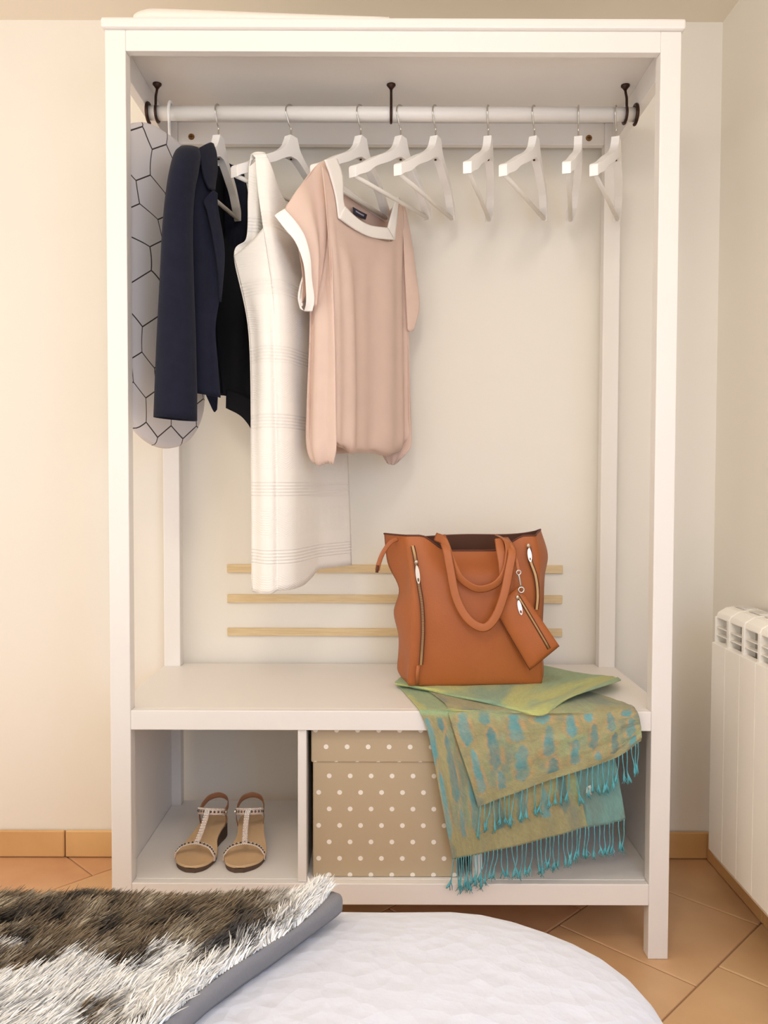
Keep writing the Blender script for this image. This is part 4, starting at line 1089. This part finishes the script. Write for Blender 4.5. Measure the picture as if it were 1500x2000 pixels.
for ins, z in pf:
    ring = []
    pts = rrect(X0 + ins, X1 - ins, Y0 + ins, Y1 - ins, max(.05, .24 - ins * .45), NB)
    # resample each outline finely
    P = np.array(pts + [pts[0]])
    s = np.r_[0, np.cumsum(np.linalg.norm(np.diff(P, axis=0), axis=1))]
    q = np.linspace(0, s[-1], 181)[:-1]
    xs_ = np.interp(q, s, P[:, 0])
    ys_ = np.interp(q, s, P[:, 1])
    w = .006 * (vnoise(xs_ * 9, ys_ * 9, 3) - .5)
    rings.append([(x, y, z + wv * (1 if z > .4 else 0)) for x, y, wv in zip(xs_, ys_, w)])
V, F = ring_loft(rings)
part('quilt', V, F, M_quilt, bed, smooth=True)
M_bedwood = mat('bed_base_wood', srgb(150, 110, 76), .6, var=.1)
box('bed_base', X0 + .05, X1 - .05, Y0 + .05, Y1 - .05, .10, .22, M_bedwood, bed, .004)
for lx in (X0 + .12, X1 - .12):
    for ly in (Y0 + .12, Y1 - .12):
        box('bed_leg', lx - .025, lx + .025, ly - .025, ly + .025, 0, .10, M_bedwood, bed, .004)

# ---------------------------------------------------------------- faux fur throw on the bed
M_felt = mat('grey_felt_backing', srgb(126, 124, 126), .9, bump=.3)
M_fur = attr_mat('faux_fur', .7)
fur = thing('fur_throw', (-.5, -.85, .49), 'brown and white faux fur throw spread over the corner of the white bed', 'throw')
rows = [[(-0.8159,-0.6589,0.452),(-0.4881,-0.6571,0.452),(-0.3769,-0.6618,0.452),(-0.2916,-0.6748,0.455),(-0.2164,-0.68,0.458),(-0.1561,-0.6788,0.463),(-0.1147,-0.6902,0.48),(-0.0886,-0.7029,0.5)],
        [(-0.7546,-0.7418,0.487),(-0.453,-0.7378,0.487),(-0.3508,-0.7397,0.487),(-0.274,-0.7429,0.487),(-0.2054,-0.7384,0.488),(-0.149,-0.7334,0.49),(-0.1105,-0.7358,0.505),(-0.085,-0.7368,0.512)],
        [(-0.723,-0.7851,0.487),(-0.4332,-0.7837,0.487),(-0.3479,-0.7851,0.488),(-0.276,-0.7825,0.488),(-0.2091,-0.7836,0.49),(-0.1725,-0.7849,0.497),(-0.1371,-0.8013,0.508),(-0.1165,-0.8106,0.515)],
        [(-0.6888,-0.8319,0.487),(-0.413,-0.8306,0.487),(-0.3434,-0.832,0.488),(-0.2804,-0.8307,0.488),(-0.2276,-0.8345,0.491),(-0.1981,-0.8384,0.498),(-0.17,-0.8524,0.508),(-0.1528,-0.8614,0.515)],
        [(-0.6513,-0.8833,0.487),(-0.3909,-0.8821,0.487),(-0.3359,-0.8835,0.488),(-0.2868,-0.884,0.489),(-0.2428,-0.8861,0.491),(-0.2255,-0.8902,0.498),(-0.2034,-0.9045,0.508),(-0.1894,-0.9131,0.515)],
        [(-0.612,-0.9371,0.487),(-0.3676,-0.9361,0.487),(-0.3263,-0.9374,0.488),(-0.2853,-0.9379,0.489),(-0.2541,-0.94,0.491),(-0.2471,-0.9466,0.498),(-0.2306,-0.9608,0.508),(-0.2188,-0.9698,0.515)],
        [(-0.5487,-1.0238,0.487),(-0.3393,-1.0231,0.487),(-0.3114,-1.0243,0.488),(-0.2973,-1.0256,0.489),(-0.2826,-1.0282,0.491),(-0.2702,-1.0374,0.498),(-0.2588,-1.0507,0.508),(-0.2499,-1.06,0.515)]]
NRF, NCF = 70, 130
GF = surf(rows, NRF, NCF)
GF[:, :, 2] += .006 * (fbm(GF[:, :, 0] * 9, GF[:, :, 1] * 9, 2) - .5)
V, F = grid_vf(GF)
part('felt_backing', V, F, M_felt, fur, smooth=True, mods=[('solid', .006, -1)])
low = cr([(-0.0796,-0.7003,0.484),(-0.0707,-0.718,0.484),(-0.1057,-0.7745,0.484),(-0.1411,-0.8293,0.484),(-0.1774,-0.8826,0.484),(-0.2076,-0.9348,0.484),(-0.238,-1.02,0.484)], NRF)
top_ = GF[:, -1]
mid_ = (low + top_) / 2 + np.array((.006, .0, .006))
low[0] = top_[0] + np.array((.01, 0, -.02))
cloth('turned_edge', [np.array(q) for q in (top_, mid_, low)], 10, NRF, M_felt, fur, .004)
# strands
NS = 80000
r = np.random.default_rng(5)
A_ = np.linalg.norm(np.cross(np.diff(GF, axis=0)[:, :-1], np.diff(GF, axis=1)[:-1]), axis=2)
prob = (A_ / A_.sum()).ravel()
cells = r.choice(len(prob), NS, p=prob)
ci, cj = np.divmod(cells, NCF - 1)
fu, fv = r.random(NS), r.random(NS)
def bil(Gr):
    a, b, c, d = Gr[ci, cj], Gr[ci + 1, cj], Gr[ci, cj + 1], Gr[ci + 1, cj + 1]
    return (a * (1 - fu[:, None]) + b * fu[:, None]) * (1 - fv[:, None]) + (c * (1 - fu[:, None]) + d * fu[:, None]) * fv[:, None]
P0 = bil(GF)
Nn = normals(GF)
Nn = np.where(Nn[..., 2:3] < 0, -Nn, Nn)
N0 = bil(Nn)
v_ = (ci + fu) / (NRF - 1)
u_ = (cj + fv) / (NCF - 1)
# combing direction: towards the right and the far side, with swirls
ang = .35 + 1.5 * (fbm(P0[:, 0] * 5, P0[:, 1] * 5, 9) - .5) + r.normal(0, .25, NS)
ang = lerp(ang, 1.15 + r.normal(0, .25, NS), sstep(.80, .93, u_))
comb = np.stack([np.cos(ang), np.sin(ang), np.zeros(NS)], 1)
clump = fbm(P0[:, 0] * 70, P0[:, 1] * 70, 12, 2) - .5
clump2 = fbm(P0[:, 0] * 55, P0[:, 1] * 55, 77, 2) - .5
Ls = r.uniform(.022, .040, NS) * (1 - .45 * sstep(.93, .99, u_))
d0 = N0 * .75 + comb * .55 + r.normal(0, .10, (NS, 3)) + clump[:, None] * np.array((1.5, .3, 0)) + clump2[:, None] * np.array((.3, 1.5, 0))
d0 /= np.linalg.norm(d0, axis=1)[:, None]
d1 = d0 * .45 + comb * .8 - N0 * .05
d1 /= np.linalg.norm(d1, axis=1)[:, None]
side = np.cross(d0, N0 + r.normal(0, .5, (NS, 3)))
side /= np.linalg.norm(side, axis=1)[:, None] + 1e-9
lev = []
for q, w in ((0, .0009), (.35, .0010), (.7, .0008), (1., .0002)):
    c = P0 + Ls[:, None] * (d0 * (q - .5 * q * q) + d1 * (.5 * q * q))
    c[:, 2] = np.maximum(c[:, 2], P0[:, 2] - .02)
    lev += [c - side * w, c + side * w]
VV = np.stack(lev, 1)                       # NS x 8 x 3
idx = (np.arange(NS) * 8)[:, None]
FF = np.concatenate([idx + np.array(q) for q in ((0, 1, 3, 2), (2, 3, 5, 4), (4, 5, 7, 6))], 0)
brown = np.array(srgb(116, 98, 76)[:3])
dark = np.array(srgb(48, 41, 36)[:3])
cream = np.array(srgb(196, 184, 160)[:3])
white = np.array(srgb(248, 246, 242)[:3])
char = np.array(srgb(62, 62, 66)[:3])
n1 = fbm(P0[:, 0] * 16, P0[:, 1] * 22, 31)
n2 = fbm(P0[:, 0] * 34, P0[:, 1] * 44, 41)
n3 = fbm(P0[:, 0] * 10, P0[:, 1] * 14, 51)
base = mixc(np.broadcast_to(brown, (NS, 3)), dark, sstep(.50, .66, n2))
base = mixc(base, cream, .55 * (1 - sstep(.30, .42, n2)))
# white front-left field and white hem with charcoal pockets
wl = sstep(.46, .56, v_ + .9 * (n3 - .5) - .35 * np.maximum(0, u_ - .25)) * sstep(.47, .53, n1 + .16 * (v_ - .45))
base = mixc(base, white, wl)
hem = sstep(.74, .84, u_ + .30 * (n1 - .5))
base = mixc(base, white, hem)
ck = sstep(.56, .66, u_) * (1 - sstep(.90, .96, u_)) * sstep(.26, .36, n1) * sstep(.29, .38, v_) * (1 - sstep(.58, .68, v_))
base = mixc(base, char, ck)
farw = (1 - sstep(.16, .30, v_ + .2 * (n1 - .5))) * sstep(.60, .74, u_ + .2 * (n3 - .5))
base = mixc(base, white, farw)
sh_ = (r.uniform(.72, 1.12, NS) * (1 + .5 * clump2))[:, None]
colr = np.clip(base * sh_, 0, 1)
CC = np.repeat(colr[:, None, :], 8, 1)
tip = mixc(colr, np.broadcast_to(cream, (NS, 3)), np.full(NS, .12))
CC[:, 6:8] = tip[:, None, :]
fo = part('pile', VV.reshape(-1, 3), FF, M_fur, fur, smooth=True, colors=CC.reshape(-1, 3))
fo['kind'] = 'stuff'
